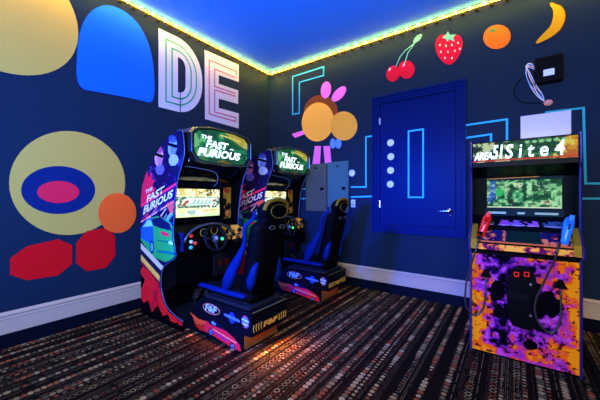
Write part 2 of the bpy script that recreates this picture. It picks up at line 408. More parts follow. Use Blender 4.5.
# D : outline walks round the outside, then back through a slit round the counter
def skew(p): return p
Dout = [(158, 28)] + [(175, 35), (187, 42.5), (195, 52), (200, 65), (202, 82), (201, 100), (198, 110), (191, 115), (181, 113)] + [(181, 99.5), (184.5, 98.5), (185.5, 90), (185.5, 76), (184, 64), (180.5, 58.5), (177.5, 57), (177.5, 99), (178.6, 100), (178.6, 112.5), (159, 107)]
dy0 = lq(158.5, 60)[0]; dy1 = lq(202, 60)[0]; dzt = lq(158, 28)[1]; dzb = lq(159, 107)[1]
def dshape(m, r, slit):
    a, b, zt, zb = dy0+m, dy1-m, dzt-m, dzb+m; P = [(a, zb), (a, zt), (b-r, zt)]
    P += [(b-r+r*math.sin(t), zt-r*1.15+r*1.15*math.cos(t)) for t in [math.pi/2*i/14 for i in range(1, 15)]]
    P += [(b-r+r*math.cos(t), zb+r*1.15-r*1.15*math.sin(t)) for t in [math.pi/2*i/14 for i in range(0, 15)]]
    return P
WD = dy1-dy0; Do = dshape(0, WD*.62, 0); Di = dshape(WD*.41, WD*.155, 0)
def dt():
    t = thing('painted_letter_d', (LX, Do[0][0], Do[0][1]), 'big white striped letter D with green inlaid lines on left wall', 'letter')
    fn = lambda a, z, d: (d, a-t.location.y, z-t.location.z); bm = NB(); n = len(Do)
    V = [[bm.verts.new(fn(a, z, d)) for a, z in P] for d in (.0005, .005) for P in (Do, Di)]
    for i in range(n):
        j = (i+1) % n
        for A, B in ((V[2], V[3]), (V[0], V[1]), (V[0], V[2]), (V[1], V[3])): bm.faces.new((A[i], A[j], B[j], B[i]))
    obj('letter_face', bm, WH, t); G = M('1f8a58', 0.5)
    for m, r in ((WD*.15, WD*.48), (WD*.28, WD*.32)):
        bm = NB(); P = dshape(m, r, 0); x = (Di[0][0]+.035)
        stroke(bm, [(x-.025, P[0][1])]+P+[(x+.025, P[-1][1])], .019, fn, .0052, .007, False); obj('inlaid_line', bm, G, t)
    bm = NB(); x = Di[0][0]+.035; prism(bm, [(x-.006, dzb), (x+.006, dzb), (x+.006, Di[0][1]), (x-.006, Di[0][1])], fn, .0052, .0062); obj('gap_line', bm, WALLM, t)
dt()
Eout = [(204.5, 50), (238.5, 65), (238.5, 82), (218.5, 75), (218.5, 84), (238, 90.5), (238, 104), (218.5, 98.5), (218.5, 108), (238.5, 113.5), (238.5, 128.5), (205, 119)]
letter('painted_letter_e', Eout, None, [
    [(236, 75.5), (236, 71.5), (209, 60), (209, 114), (235.5, 121.5), (235.5, 117.5), (214.5, 112), (214.5, 90), (235.5, 96.5)],
    [(236, 78), (214.5, 69), (214.5, 86.5), (235.5, 93.5)]], M('a8485c', 0.5), 'big white striped letter E with dark pink inlaid lines on left wall')

# maze outlines on the back wall
def maze(P, mat, label, closed=True, w=.021):
    bm = NB(); stroke(bm, PB(P), w, FB, .0005, .004, closed); tag(obj('painted_maze_line', bm, mat), label, 'mural')
maze([(292.7, 76.7), (323.7, 66.8), (323.7, 75.5), (299.5, 82.3), (299.3, 113.3), (292.7, 114.3)], M('2a9ccc', 0.5), 'angled cyan maze outline near the room corner, under the string of lights')
maze([(351, 187), (366, 187), (366, 137), (374, 135.8), (374, 196.3), (351, 197)], CY, 'cyan L-shaped maze outline between the electrical panels and the door', False)
maze([(296, 189.5), (305.5, 189)], TEAL, 'upper short teal maze line left of the electrical panels', False)
maze([(296, 199), (305.5, 198.5)], TEAL, 'lower short teal maze line left of the electrical panels', False)
maze([(465.5, 125.3), (507, 119.3), (507, 172), (491, 172), (491, 134.3), (465.5, 138)], CY, 'cyan maze outline starting at the right edge of the door casing')
maze([(545, 112.5), (583.5, 108), (585.5, 183.5), (640, 183.5)], TEAL, 'teal maze line right of the white panel, turning toward the right edge', False)
maze([(560, 198.5), (640, 198.5)], TEAL, 'lower level teal maze line behind the shooting game cabinet', False)
c = BWp(352, 173); mural('painted_dot', ellipse(*c, .052, .052, 28), FB, M('c9cde6', 0.5), 'single white painted dot just right of the electrical panels', 'mural')
# generic composition standing in for the figures left of the door
t = thing('painted_round_shapes', (BWp(325, 120)[0], BY, BWp(325, 120)[1]), 'painted group of overlapping brown and peach discs above the electrical panels', 'mural')
child_mural('brown_disc', proj_ell(321, 112, 17, 17, BWp), M('7a3b1c', 0.5), .0005, .003, t, 'B')
child_mural('peach_disc', proj_ell(318, 122, 16, 19.5, BWp, rot=.15), PEACH, .0032, .005, t, 'B')
child_mural('amber_disc', proj_ell(344, 126, 13.5, 14.5, BWp), M('e29a34', 0.5), .0052, .007, t, 'B')
PK = M('ec6cbc', 0.5)
mural('painted_leaf', proj_ell(326, 90, 5, 8.5, BWp, rot=.15), FB, PK, 'left upright pink painted oval above the brown disc', 'mural')
mural('painted_leaf', proj_ell(339, 94, 4.6, 9.5, BWp, rot=.75), FB, PK, 'right slanting pink painted oval above the brown disc', 'mural')
mural('painted_bar', PB([(315, 146), (321, 146), (320, 164), (312.5, 164)]), FB, PK, 'left pink painted upright bar standing on the electrical panels', 'mural')
mural('painted_bar', PB([(323.5, 146), (330, 146), (331.5, 163), (325, 163.3)]), FB, PK, 'right pink painted upright bar standing on the electrical panels', 'mural')
mural('painted_spot', proj_ell(333, 143.5, 3, 5, BWp), FB, M('5a83cc', 0.5), 'left of two pale blue painted ovals under the amber disc', 'mural')
mural('painted_spot', proj_ell(338.5, 143.5, 3, 5, BWp), FB, M('5a83cc', 0.5), 'right of two pale blue painted ovals under the amber disc', 'mural')
mural('painted_stripe', PB([(292, 134), (303, 130.5), (305, 134), (295, 138)]), FB, PK, 'small pink painted stripe left of the peach disc', 'mural')

# fruit
CR = M('c4142c', 0.45); LEAF = M('5d9a86', 0.5)
t = thing('painted_cherries', (BWp(401, 70)[0], BY, BWp(401, 70)[1]), 'pair of red painted cherries with pale green stems above the door', 'mural')
child_mural('cherry', proj_ell(393, 73.8, 6.6, 8, BWp, rot=.2), CR, .0005, .003, t, 'B')
child_mural('cherry', proj_ell(406.5, 69.8, 8.3, 9, BWp), CR, .0032, .006, t, 'B')
bm = NB(); fnt = lambda a, z, d: (a-t.location.x, -d, z-t.location.z)
stroke(bm, PB([(396, 67), (400, 57), (406, 50), (415, 43)]), .014, fnt, .0032, .005, False)
stroke(bm, PB([(405, 63), (408, 53), (415, 43)]), .014, fnt, .0052, .007, False)
obj('stem', bm, LEAF, t)
child_mural('leaf', chaikin(PB([(412, 44), (416, 36), (423, 33), (420, 41)])), LEAF, .0032, .005, t, 'B')
for u, v in ((390, 69.5), (404, 65)): child_mural('highlight', proj_ell(u, v, .8, 2, BWp, 12, .4), M('f0b0b8', 0.5), .0062, .007, t, 'B')
t = thing('painted_strawberry', (BWp(449, 48)[0], BY, BWp(449, 48)[1]), 'red painted strawberry with pale seeds and a green cap', 'mural')
child_mural('berry', chaikin(PB([(436, 39), (442, 34), (449, 36), (457, 34), (463, 39), (462, 50), (456, 61), (449, 66), (440, 60), (435, 49)])), CR, .0005, .003, t, 'B')
child_mural('cap', PB([(442, 38), (446, 35), (448, 31.5), (450, 35), (456, 34.5), (453, 38), (455, 42), (450, 39.5), (447, 42), (446, 39)]), LEAF, .0032, .006, t, 'B')
for (u, v) in ((440, 45), (446, 46), (452, 45), (458, 43), (441, 52), (448, 52), (455, 51), (445, 58), (452, 58), (460, 49)):
    child_mural('seed', proj_ell(u, v, .8, 1.2, BWp, 10), M('f2c8a8', 0.5), .0032, .005, t, 'B')
t = thing('painted_orange', (BWp(497, 37)[0], BY, BWp(497, 37)[1]), 'orange painted round fruit between the strawberry and the banana', 'mural')
child_mural('fruit', proj_ell(497, 37, 13.8, 12, BWp, rot=-.25), M('dc6418', 0.5), .0005, .003, t, 'B')
child_mural('stalk_star', PB([(489, 31), (493, 28.5), (496, 29), (494, 32), (491, 33)]), M('3f7a3a', 0.5), .0032, .005, t, 'B')
t = thing('painted_banana', (BWp(550, 25)[0], BY, BWp(550, 25)[1]), 'yellow painted banana with dark outline near the upper right corner', 'mural')
ban = [(535.5, 43), (539, 38), (545, 32), (551, 26), (553.5, 16), (553, 9), (549.5, 5), (551, 2.2), (556, 4.5), (561, 6), (565, 12), (565, 20), (561, 29), (553, 36), (544, 41), (537, 43.8)]
child_mural('outline', chaikin(PB([(p[0]+(1.0 if p[0] > 552 else -.9), p[1]+(.8 if p[1] > 25 else -.5)) for p in ban])), M('5a2a14', 0.5), .0005, .002, t, 'B')
child_mural('fruit', chaikin(PB(ban)), M('c08812', 0.5), .0022, .005, t, 'B')

# ------------------------------------------------------------------ electrical panels, outlet
def epanel(u0, u1, vt, vb, col, label):
    a, z1 = BWp(u0, vt); b, _ = BWp(u1, vt); z0 = BWp((u0+u1)/2, vb)[1]
    t = thing('electrical_panel', ((a+b)/2, BY, z0), label, 'electrical panel', 'electrical panels beside the door'); wd_ = (b-a)/2-.004; h = z1-z0
    bm = NB(); box(bm, -wd_, wd_, -.035, 0, 0, h, .004); obj('frame', bm, M(col, 0.45), t)
    bm = NB(); box(bm, -wd_+.03, wd_-.03, -.041, -.035, .03, h-.03, .002); box(bm, -wd_+.06, wd_-.06, -.044, -.041, .3, h-.1, .002); obj('cover_door', bm, M(col, 0.4), t)
    bm = NB(); box(bm, wd_-.11, wd_-.05, -.052, -.04, h*.44, h*.44+.045, .003); obj('latch', bm, BLACK, t)
    bm = NB(); box(bm, -.02, .02, -.046, -.035, h-.085, h-.06, .002); obj('label_plate', bm, BLACK, t)
epanel(307, 327.6, 164.8, 211, '4c4c3c', 'grey metal electrical panel, left one of two, nearer the driving machines')
epanel(328.2, 349.5, 162.6, 212, '3c5c58', 'grey metal electrical panel, right one of two, nearer the door')  # grey panel under teal light, the teal is mixed into its colour
a, z = BWp(353.3, 203.5); t = thing('wall_outlet', (a, BY, z), 'small white outlet plate under the white dot left of the door', 'outlet')
obj('cover_plate', box(NB(), -.035, .035, -.008, 0, -.058, .058, .003), M('c4cbe0', 0.4), t)
for dz in (-.022, .022): obj('socket', box(NB(), -.016, .016, -.011, -.008, dz-.014, dz+.014, .002), M('9098b8', 0.5), t)

# ------------------------------------------------------------------ router-like black box with loose cables
a0, zt = BWp(534.5, 54); a1, _ = BWp(562, 52); z0 = BWp(548, 84)[1]; zt = BWp(548, 59)[1]
cx = (a0+a1)/2; t = thing('wall_control_box', (cx, BY, z0), 'black electronics box with white sticker mounted high on the back wall', 'control box')
hw = (a1-a0)/2; H = zt-z0
obj('housing', box(NB(), -hw, hw, -.10, 0, 0, H, .008), M('0a0908', 0.4), t)
obj('cover_edge', box(NB(), -hw-.004, hw+.004, -.018, 0, -.004, H+.004, .004), M('1a170c', 0.5), t)
obj('sticker', box(NB(), -.045, .045, -.103, -.099, H*.22, H*.22+.068, .001), M('d8d8ea', 0.5), t)
for i, (c_, off) in enumerate((('d9cfc0', 0), ('8fb4e8', .012), ('e4d7c2', -.014), ('d09080', .006), ('c9c2d8', -.006))):
    P = []
    for k, (u, v) in enumerate(((533+i*.4, 65+i*1.5), (527.5, 65+i), (526+i*.8, 75), (530+i*1.2, 86), (536+i*1.6, 95), (544, 102))):
        x, z = BWp(u, v); P.append((x+off*math.sin(k*1.9), BY-.02-.008*i-.012*math.sin(k), z))
    bm = NB(); tube(bm, smooth_path(P, 6), .0042, 8)
    tag(obj('loose_cable', bm, M(c_, 0.5), None, True), ['cream', 'pale blue', 'ivory', 'pinkish', 'lilac grey'][i]+' loose cable hanging between the black wall box and the pink plug', 'cable', 'cables hanging from the black wall box')
x, z = BWp(548, 103.5); bm = NB(); bmesh.ops.create_uvsphere(bm, u_segments=16, v_segments=10, radius=.034); bmesh.ops.scale(bm, vec=(1.15, .8, 1), verts=bm.verts); bmesh.ops.translate(bm, vec=(x, BY-.03, z), verts=bm.verts)
tag(obj('cable_plug', bm, M('d98878', 0.5), None, True), 'pinkish plug bundle at the lower end of the loose wall cables', 'plug')
P = [(*BWp(u, v), 0) for u, v in ((534, 74), (524, 76), (517, 84), (514, 92), (518, 100), (527, 103), (540, 103))]
bm = NB(); tube(bm, smooth_path([(p[0], BY-.012, p[1]) for p in P], 6), .007, 8); tag(obj('black_cable', bm, M('0c1420', 0.5), None, True), 'black cable looping on the wall left of the hanging cables', 'cable')
a0, z1 = BWp(520.5, 117); a1, _ = BWp(571, 110); z1b = BWp(571, 110)[1]; z1 = (z1+z1b)/2; z0 = BWp(540, 160)[1]
t = thing('wall_panel', ((a0+a1)/2, BY, z0), 'white glossy panel on the wall directly behind the shooting game marquee', 'panel')
obj('board', box(NB(), -(a1-a0)/2, (a1-a0)/2, -.02, 0, 0, z1-z0, .004), M('c6bcd2', 0.22), t)

# ------------------------------------------------------------------ strings of lights along the ceiling
GLOW = M('ff9e18', 0.4, 0, 70.0)
def light_string(p0, p1, inward, label):
    p0 = Vector(p0); p1 = Vector(p1); n = int((p1-p0).length/.15); t = thing('light_string', p0, label, 'light string', 'string lights along the ceiling')
    dv = (p1-p0)/n; inw = Vector(inward)
    bm = NB()
    tube(bm, [(0, 0, 0), p1-p0], .008, 8); obj('glowing_strip', bm, GLOW, t)
    bulb = None; clip = None
    for i in range(n):
        c = dv*(i+.5)
        if bulb is None:
            bm = NB(); bmesh.ops.create_uvsphere(bm, u_segments=10, v_segments=6, radius=.019)
            bulb = obj('bulb', bm, M('ffd040', 0.4, 0, 22.0), t, True); b = bulb
            bm = NB(); dn = dv.normalized()
            box(bm, -.022, .022, -.022, .022, -.02, .010, .006)
            clip = obj('clip', bm, M('4a4214', 0.6), t); k = clip
        else:
            b = bulb.copy(); C.objects.link(b); b.parent = t; k = clip.copy(); C.objects.link(k); k.parent = t
        b.location = c+inw*.012; k.location = dv*i+Vector((0, 0, -.03))-inw*.002
    return t
light_string((LX+.04, -.6, CZ-.045), (LX+.04, BY-.05, CZ-.045), (1, 0, 0), 'yellow glowing light string along the top of the left wall')
light_string((LX+.07, BY-.04, CZ-.045), (1.6, BY-.04, CZ-.045), (0, -1, 0), 'yellow glowing light string along the top of the back wall')

# ------------------------------------------------------------------ driving machine
OX, OY = -3.58, 2.18
def side(u, v):            # photo point on the near side panel -> local x, z
    x, z = on_y(u, v, 1.717); return (x-OX, z)
Y0, Y1 = 1.717-OY, 2.64-OY
def driving_machine():
    t = thing('driving_arcade_machine', (OX, OY, 0), 'black sit-down driving arcade machine in front, nearer the viewer, under letters D and E', 'arcade machine', 'pair of matching driving arcade machines')
    front = [(.83, 2.06), (.862, 1.95), (.87, 1.80), (.78, 1.62), (.723, 1.45), (.685, 1.2), (.67, .95), (.723, .76), (.64, .70), (.53, .64), (.46, .58), (.43, .50), (.43, .38), (.46, .29), (.52, .21), (.59, .165), (.72, .125), (.85, .10)]
    prof = [(0, .02), (0, 1.34), (.03, 1.50), (.10, 1.62), (.21, 1.743), (.34, 1.86), (.49, 1.965), (.62, 2.02), (.723, 2.055)]+front+[(.86, .0), (.06, .0)]
    # art canvas
    cv = Canvas(0, .90, 0, 2.08, .0075, '1a1040'); sd = lambda P: [side(*p) for p in P]
    cv.mask = cv.inside(prof)
    n1 = cv.noise(9, 3)
    cv.poly(sd([(178, 128), (186, 128), (184, 160), (176, 180), (168, 165)]), '16133c')
    cv.put((n1 > .58) & (cv.B > 1.5), '3a2a78', .8)
    cv.poly(sd([(141, 208), (141, 186), (144, 178), (147, 170), (149, 178), (152, 172), (152, 180), (155, 180), (152, 187), (156, 188), (152, 198)]), 'e0204c')
    # two plain stylised heads
    for (u, v, ru, rv, c1, c2) in ((159, 157, 5.2, 9.5, 'd98aa8', '8a3868'), (172.5, 147, 5, 9, '7f9ae0', '2a3f98')):
        x, z = side(u, v); k = .0112
        cv.ell(x, z, ru*k*1.5, rv*k, c1, 1, -.25); cv.ell(x+.02, z-.03, ru*k, rv*k*.6, c2, .5, -.25)
        cv.line((x-.06, z+.035), (x+.07, z+.0), .035, '0a0818'); cv.ell(x-.0, z+.085, ru*k*1.4, .04, c2, .9, -.25)
        cv.ell(x+.02, z-.14, .09, .06, 'a8b8e8' if u > 165 else '6a60b8', .8)
    cv.line(side(141, 206), side(181, 181), .03, 'ff2a5c')
    cv.poly(sd([(141, 207.5), (178, 184), (176, 200), (141, 221)]), '2a1558')
    cv.line(side(141, 222), side(176, 200), .018, 'f0a0b8')
    rs = np.random.RandomState(5)
    for k in range(30):
        u = 143+rs.rand()*30; v = 208+rs.rand()*18
        cv.line(side(u, v+3), side(u+5, v-4), .014, ['d8d0f0', '2038a8', 'd82a50', '161040', '3ac0b0'][k % 5], .9)
    cv.poly(sd([(166, 204), (176, 199), (177, 212), (171, 214)]), 'f05a50', .9)
    # generic green coupe
    cv.poly(sd([(141, 228), (147, 219), (158, 216), (170, 222), (176, 232), (176, 258), (165, 262), (152, 256), (141, 240)]), '28a058')
    cv.poly(sd([(141, 228), (147, 219), (153, 218), (154, 246), (141, 238)]), '2058c8')
    cv.poly(sd([(152, 219), (160, 217), (170, 224), (172, 231), (160, 228), (153, 225)]), '101a4a')
    cv.poly(sd([(143, 227), (148, 220), (151, 220), (153, 226)]), '7fd0f0')
    cv.ell(*side(165, 234), .09, .022, 'e02850', 1, -.1); cv.ell(*side(152, 247), .05, .075, '101860'); cv.ell(*side(152, 247), .028, .05, '50a0f0')
    cv.line(side(157, 240), side(176, 244), .016, '156a60'); cv.line(side(158, 251), side(176, 254), .03, '126c78'); cv.ell(*side(171, 243), .05, .018, 'b8f0d0')
    # lower stripes and flames
    bands = ['c8c0a8', '1c1838', 'e8b450', '701830', 'd03038', '3a1430', 'e06838', 'c01830']
    for k, c in enumerate(bands):
        o_ = k*5.5; cv.poly(sd([(138, 240+o_), (182, 286+o_*1.35), (182, 292.5+o_*1.35), (138, 245.8+o_)]), c)
    cv.poly(sd([(138, 262), (150, 272), (158, 284), (161, 294), (170, 309), (186, 318), (186, 340), (138, 320)]), 'e01c28')
    cv.put((n1 > .62) & (cv.B < .55) & (cv.B > .05), 'a01030', .7)
    for P in ([(138, 294), (144, 303), (148, 300), (152, 312), (158, 305), (163, 316), (168, 314), (172, 324), (178, 322), (183, 340), (138, 325)],
              [(138, 262), (143, 266), (140, 272), (145, 280), (141, 290), (138, 292)], [(163, 298), (170, 306), (186, 315), (186, 322), (174, 316), (168, 311)]):
        cv.poly(sd(P), '07060a')
    cv.put((cv.B < .06), '07060a')
    ART = art_mat('printed_artwork')
    for s, y in ((0, Y0), (1, Y1)):
        bm = NB(); prism(bm, prof, lambda a, z, d: (a, d, z), y, y+.022 if s == 0 else y-.022)
        sp_ = obj('side_panel', bm, BLACK, t)
        off = -.0015 if s == 0 else .0015
        cv.mesh('side_artwork', lambda a, b, y=y, off=off: (a, y+off, b), ART, sp_)['label'] = 'colourful printed racing artwork with red flames'
        bm = NB(); tube(bm, smooth_path([(a+.003, y+(.011 if s == 0 else -.011), z) for a, z in prof[7:9]+front], 2), .006, 8)
        obj('edge_trim', bm, M('34507c', 0.3), sp_, True)
        if s == 0:
            TX = M('e6e2f4', 0.5)
            def q(a, b, c_, d_): return [Vector((side(*p)[0], Y0-.004, side(*p)[1])) for p in (a, b, c_, d_)]
            text_quad('side_lettering', 'THE', q((146, 194), (153, 190), (153, 186.5), (146, 190.5)), TX, sp_, .02, nrm=(0, -1, 0))
            text_quad('side_lettering', 'FAST', q((147, 203), (164, 193), (165, 185.5), (148, 195.5)), TX, sp_, .03, nrm=(0, -1, 0))
            text_quad('side_lettering', 'FURIOUS', q((143.5, 214.5), (172.5, 197.5), (174, 189), (145, 206)), TX, sp_, .03, nrm=(0, -1, 0))
    yi0, yi1 = Y0+.022, Y1-.022
    # body: back, hood, upper cowl
    bm = NB(); box(bm, .02, .10, yi0, yi1, .02, 1.60); prism(bm, [(.02, 1.60), (.10, 1.58), (.30, 1.80), (.50, 1.93), (.72, 2.01), (.72, 2.045), (.49, 1.955), (.21, 1.735), (.02, 1.5)], lambda a, z, d: (a, d, z), yi0, yi1)
    prism(bm, [(.10, .0), (.10, .62), (.30, .60), (.34, .10), (.34, 0)], lambda a, z, d: (a, d, z), yi0, yi1)
    obj('cabinet_body', bm, BLACK, t)
    # overhead marquee hood with chamfered face
    def hood_ring(x, k, zo=0):
        ya, yb = 1.775-OY, 2.655-OY; zt, zb = 2.13+zo, 1.745+zo; cx, cz = (ya+yb)/2, (zt+zb)/2
        P = [(ya, zb+.10), (ya, zt-.08), (ya+.06, zt-.02), (ya+.25, zt+.015), (yb-.25, zt+.015), (yb-.06, zt-.02), (yb, zt-.08), (yb, zb+.10), (yb-.07, zb+.01), (yb-.18, zb-.01), (ya+.18, zb-.01), (ya+.07, zb+.01)]
        return [(x, cx+(p[0]-cx)*k, cz+(p[1]-cz)*k) for p in P]
    bm = NB(); loft(bm, [hood_ring(.50, .93, -.03), hood_ring(.70, 1.0), hood_ring(.86, 1.0), hood_ring(.90, .965), hood_ring(.90, .90), hood_ring(.875, .88)])
    hd = obj('marquee_hood', bm, M('0d0c0c', 0.3), t)
    bm = NB(); R = hood_ring(.902, .955); tube(bm, [Vector(p) for p in R], .006, 6, True); obj('hood_rim', bm, M('5a6658', 0.3, .6), hd)
    for i in range(14):
        pass
    mc = Canvas(-.38, .46, 1.765, 2.13, .006, '0f5a34')
    R = [(p[1], p[2]) for p in hood_ring(.88, .86)]; mc.mask = mc.inside(R)
    n = mc.noise(7, 11); mc.put(n > .52, '1f9058', .8); mc.put(n > .64, '7fd090', .8); mc.put(n < .40, '0c3c28', .8)
    mc.poly([(.05, 2.13), (.44, 2.13), (.44, 1.96), (.30, 1.99), (.16, 2.04)], 'd8c040', .65); mc.line((.10, 2.06), (.42, 1.93), .03, '1c6a40'); mc.line((.0, 2.08), (.30, 2.05), .015, 'f0e070')
    mc.poly([(-.40, 1.75), (.48, 1.75), (.48, 1.83), (-.38, 1.81)], '1a5a38', .8)
    mq = mc.mesh('marquee_sign', lambda a, b: (.884, a, b), art_mat('backlit_sign', .85), t); mq['label'] = 'backlit green title sign'
    TW = M('f4fff4', 0.4, 0, 1.05); X = .889
    def tq(y0, y1, z0, z1, sh=.0, dz=0): return [(X, y0, z0), (X, y1, z0+dz), (X, y1+sh, z1+dz), (X, y0+sh, z1)]
    text_quad('marquee_lettering', 'THE', tq(-.27, -.13, 2.005, 2.045, .01), TW, mq, .02, nrm=(1, 0, 0))
    text_quad('marquee_lettering', 'FAST', tq(-.21, .08, 1.915, 2.0, .03), TW, mq, .04, nrm=(1, 0, 0))
    text_quad('marquee_lettering', 'AND', tq(.12, .18, 1.925, 1.945, .01), TW, mq, .02, nrm=(1, 0, 0))
    text_quad('marquee_lettering', 'FURIOUS', tq(-.31, .27, 1.815, 1.905, .03), TW, mq, .04, nrm=(1, 0, 0))
    # cowl between hood and screen, with small oval badge
    bm = NB(); rg = []
    for (x, z, hw_) in ((.84, 1.79, .40), (.80, 1.72, .36), (.70, 1.62, .40), (.62, 1.56, .43)):
        rg.append([(x, -.0+hw_*math.sin(a)*1.0, z-.05*math.cos(a)**2) if False else (x+.05*math.cos(a), hw_*math.sin(a), z) for a in [(-.5+i/12)*math.pi for i in range(13)]]+[(.30, hw_, z), (.30, -hw_, z)])
    loft(bm, rg); cw = obj('cowl', bm, GLOSS, t, True)
    bm = NB(); tube(bm, [(.895+.0*i, .05+.10*math.cos(a), 1.755+.022*math.sin(a)) for i, a in enumerate([2*math.pi*k/24 for k in range(24)])], .005, 6, True); obj('badge_ring', bm, M('8a6a20', 0.4), cw)
    text_quad('badge_lettering', 'F&F', [(.896, -.0, 1.743), (.896, .11, 1.743), (.896, .115, 1.768), (.896, .005, 1.768)], M('b08428', 0.4), cw, .01, nrm=(1, 0, 0))
    bm = NB(); tube(bm, smooth_path([(.80, -.40, 1.70), (.83, -.05, 1.66), (.80, .02, 1.56), (.70, .05, 1.50)], 6), .005, 6); obj('seam_line', bm, M('505860', 0.4), cw)
    # screen
    sy0, sy1 = 1.815-OY, 2.414-OY; sx = .58
    bm = NB(); box(bm, sx-.10, sx-.02, yi0, yi1, 1.06, 1.60)
    mon = obj('monitor_bezel', bm, GLOSS, t)
    bm = NB()
    for (a, b, c_, d_) in ((sy0-.03, sy1+.03, 1.475, 1.50), (sy0-.03, sy1+.03, 1.115, 1.14), (sy0-.03, sy0-.005, 1.14, 1.475), (sy1+.005, sy1+.03, 1.14, 1.475)): box(bm, sx-.02, sx+.004, a, b, c_, d_, .003)
    obj('screen_frame', bm, BLACK, mon)
    sc = Canvas(sy0, sy1, 1.145, 1.47, .006, 'e8e8b0'); W_ = sy1-sy0
    fx = lambda s_, r_: (sy0+W_*s_, 1.145+.325*r_)
    def pq(P): return [fx(*p) for p in P]
    n = sc.noise(14, 4); sc.put((n > .5) & (sc.B > 1.385), 'c8a030', .8); sc.put((n > .58) & (sc.B > 1.385) & (sc.A > sy0+.3), '3a3418', .9)
    for k in range(7): sc.line(fx(.55+.06*k, .78), fx(.62+.06*k, .95), .010, '4a4020')
    sc.poly(pq([(0, .73), (1, .73), (1, .32), (0, .32)]), '1a5a60')
    m3 = sc.noise(40, 62, 3); sc.put((m3 > .60), 'a8b070', .5); sc.put(m3 < .38, 'f8fce0', .7)
    sc.poly(pq([(.15, .60), (.25, .68), (.95, .68), (.88, .52), (.80, .40), (.12, .40)]), 'd8f4e8'); sc.poly(pq([(.12, .42), (.22, .60), (.30, .58), (.20, .40)]), 'a04838'); sc.poly(pq([(.82, .60), (.95, .66), (.9, .55), (.82, .52)]), '904838')
    for k in range(5): sc.line(fx(.38+.09*k, .50), fx(.42+.09*k, .60), .016, '3a9a88')
    sc.line(fx(.22, .47), fx(.78, .47), .012, '7fc8b8')
    sc.poly(pq([(0, .32), (1, .32), (1, 0), (0, 0)]), 'e8f0b8'); sc.put((n > .52) & (sc.B < 1.25), 'b8d890', .8); sc.ell(*fx(.38, .17), .09, .025, '3a88b0', .7); sc.ell(*fx(.5, .15), .05, .03, 'f8fce8'); sc.line(fx(.6, .2), fx(.95, .24), .012, 'c88a40'); sc.line(fx(.05, .08), fx(.9, .04), .01, 'a8c8c8')
    im = sc.mesh('screen_image', lambda a, b: (sx-.012, a, b), art_mat('screen_glow', 1.6), mon); im['label'] = 'lit screen showing a race game'
    0 and text_quad('screen_lettering', 'DRIFT', [(sx-.010, sy0+.20, 1.29), (sx-.010, sy0+.43, 1.29), (sx-.010, sy0+.45, 1.335), (sx-.010, sy0+.22, 1.335)], M('2a7a80', .4, 0, .6), mon, .02, nrm=(1, 0, 0))
    # art strips either side of the screen
    for (ya, yb) in ((2.475-OY, 2.60-OY), (Y0+.026, Y0+.05)):
        st = Canvas(ya, yb, 1.10, 1.50, .007, '6a4a18'); n = st.noise(16, 8); st.put(n > .5, 'b07a20', .9); st.put(n < .42, '1a0c08'); st.ell((ya+yb)/2, 1.46, .05, .03, 'a03018'); st.line((ya, 1.28), (yb, 1.29), .012, '1a1008'); st.ell((ya+yb)/2, 1.17, .035, .04, 'c8682a')
        st.mesh('art_strip', lambda a, b: (sx-.012, a, b), ART, mon)
    # dashboard
    bm = NB(); prism(bm, [(.10, .62), (.10, 1.06), (.56, 1.09), (.66, 1.04), (.76, .98), (.79, .90), (.77, .80), (.70, .72)], lambda a, z, d: (a, d, z), yi0, yi1)
    ds = obj('dashboard', bm, BLACK, t)
    wy = 2.128-OY; wz = .91; wx = .86
    bm = NB(); arcp = [(.80+.03*math.sin(a), wy-.03-.32*math.cos(a), .90+.175*math.sin(a)) for a in [math.pi*(i/20) for i in range(21)]]
    tube(bm, arcp, .012, 8); obj('dash_hood_rim', bm, M('4a4c48', 0.35, .4), ds, True)
    bm = NB(); loft(bm, [[(.60, p[1], p[2]-.01) for p in arcp], [(.80, p[1], p[2]-.005) for p in arcp]], False); obj('dash_hood', bm, BLACK, ds)
    for (yy, zz, c_) in ((-.32, .96, 'd84030'), (-.32, .895, 'a8b8b0'), (-.27, .875, 'd84838'), (-.32, .835, '3aa0c8')):
        bm = NB(); cyl(bm, (.775, yy, zz), (.803, yy, zz), .019, 18); obj('button', bm, M(c_, 0.35, 0, .35), ds, True)
    for (yy, zz) in ((-.16, .98), (-.02, .99)):
        bm = NB(); tube(bm, [(.792, yy+.045*math.cos(a), zz+.04*math.sin(a)) for a in [2*math.pi*k/20 for k in range(20)]], .006, 6, True); obj('gauge', bm, M('8a6a28', 0.4), ds)
    pc = Canvas(.10, .44, .86, 1.03, .006, 'b87818'); n = pc.noise(22, 6); pc.put(n > .55, 'e8a838'); pc.put(n < .46, '140c06'); pc.line((.1, .90), (.44, .92), .012, '1a1008')
    pc.mask = ~pc.inside([(.33, 1.04), (.45, 1.04), (.45, .98)]); pc.mesh('dash_artwork', lambda a, b: (.805-(b-.86)*.25, a, b), ART, ds)
    bm = NB(); box(bm, .70, .80, -.435, -.40, .80, 1.0, .01); obj('blue_side_pad', bm, M('081848', 0.4), ds)
    # steering wheel (faces +X, tipped back)
    tilt = math.radians(20)
    def wp(r, a, dx=0):
        y = r*math.cos(a); z = r*math.sin(a); return (wx+.0+dx*math.cos(tilt)-z*math.sin(tilt), wy+y, wz+z*math.cos(tilt)+dx*math.sin(tilt))
    sw = obj('steering_wheel', tube(NB(), [wp(.140, 2*math.pi*k/36) for k in range(36)], .0155, 10, True), M('121314', 0.35), t, True)
    for a in (math.radians(5), math.radians(175), math.radians(270)):
        bm = NB(); tube(bm, [wp(.03, a, -.01), wp(.09, a, -.012), wp(.135, a, 0)], [.022, .015, .013], 8); obj('spoke', bm, DARKGREY, sw, True)
    bm = NB(); cyl(bm, wp(0, 0, -.03), wp(0, 0, .012), .045, 24); obj('hub', bm, M('3a3d40', 0.4), sw, True)
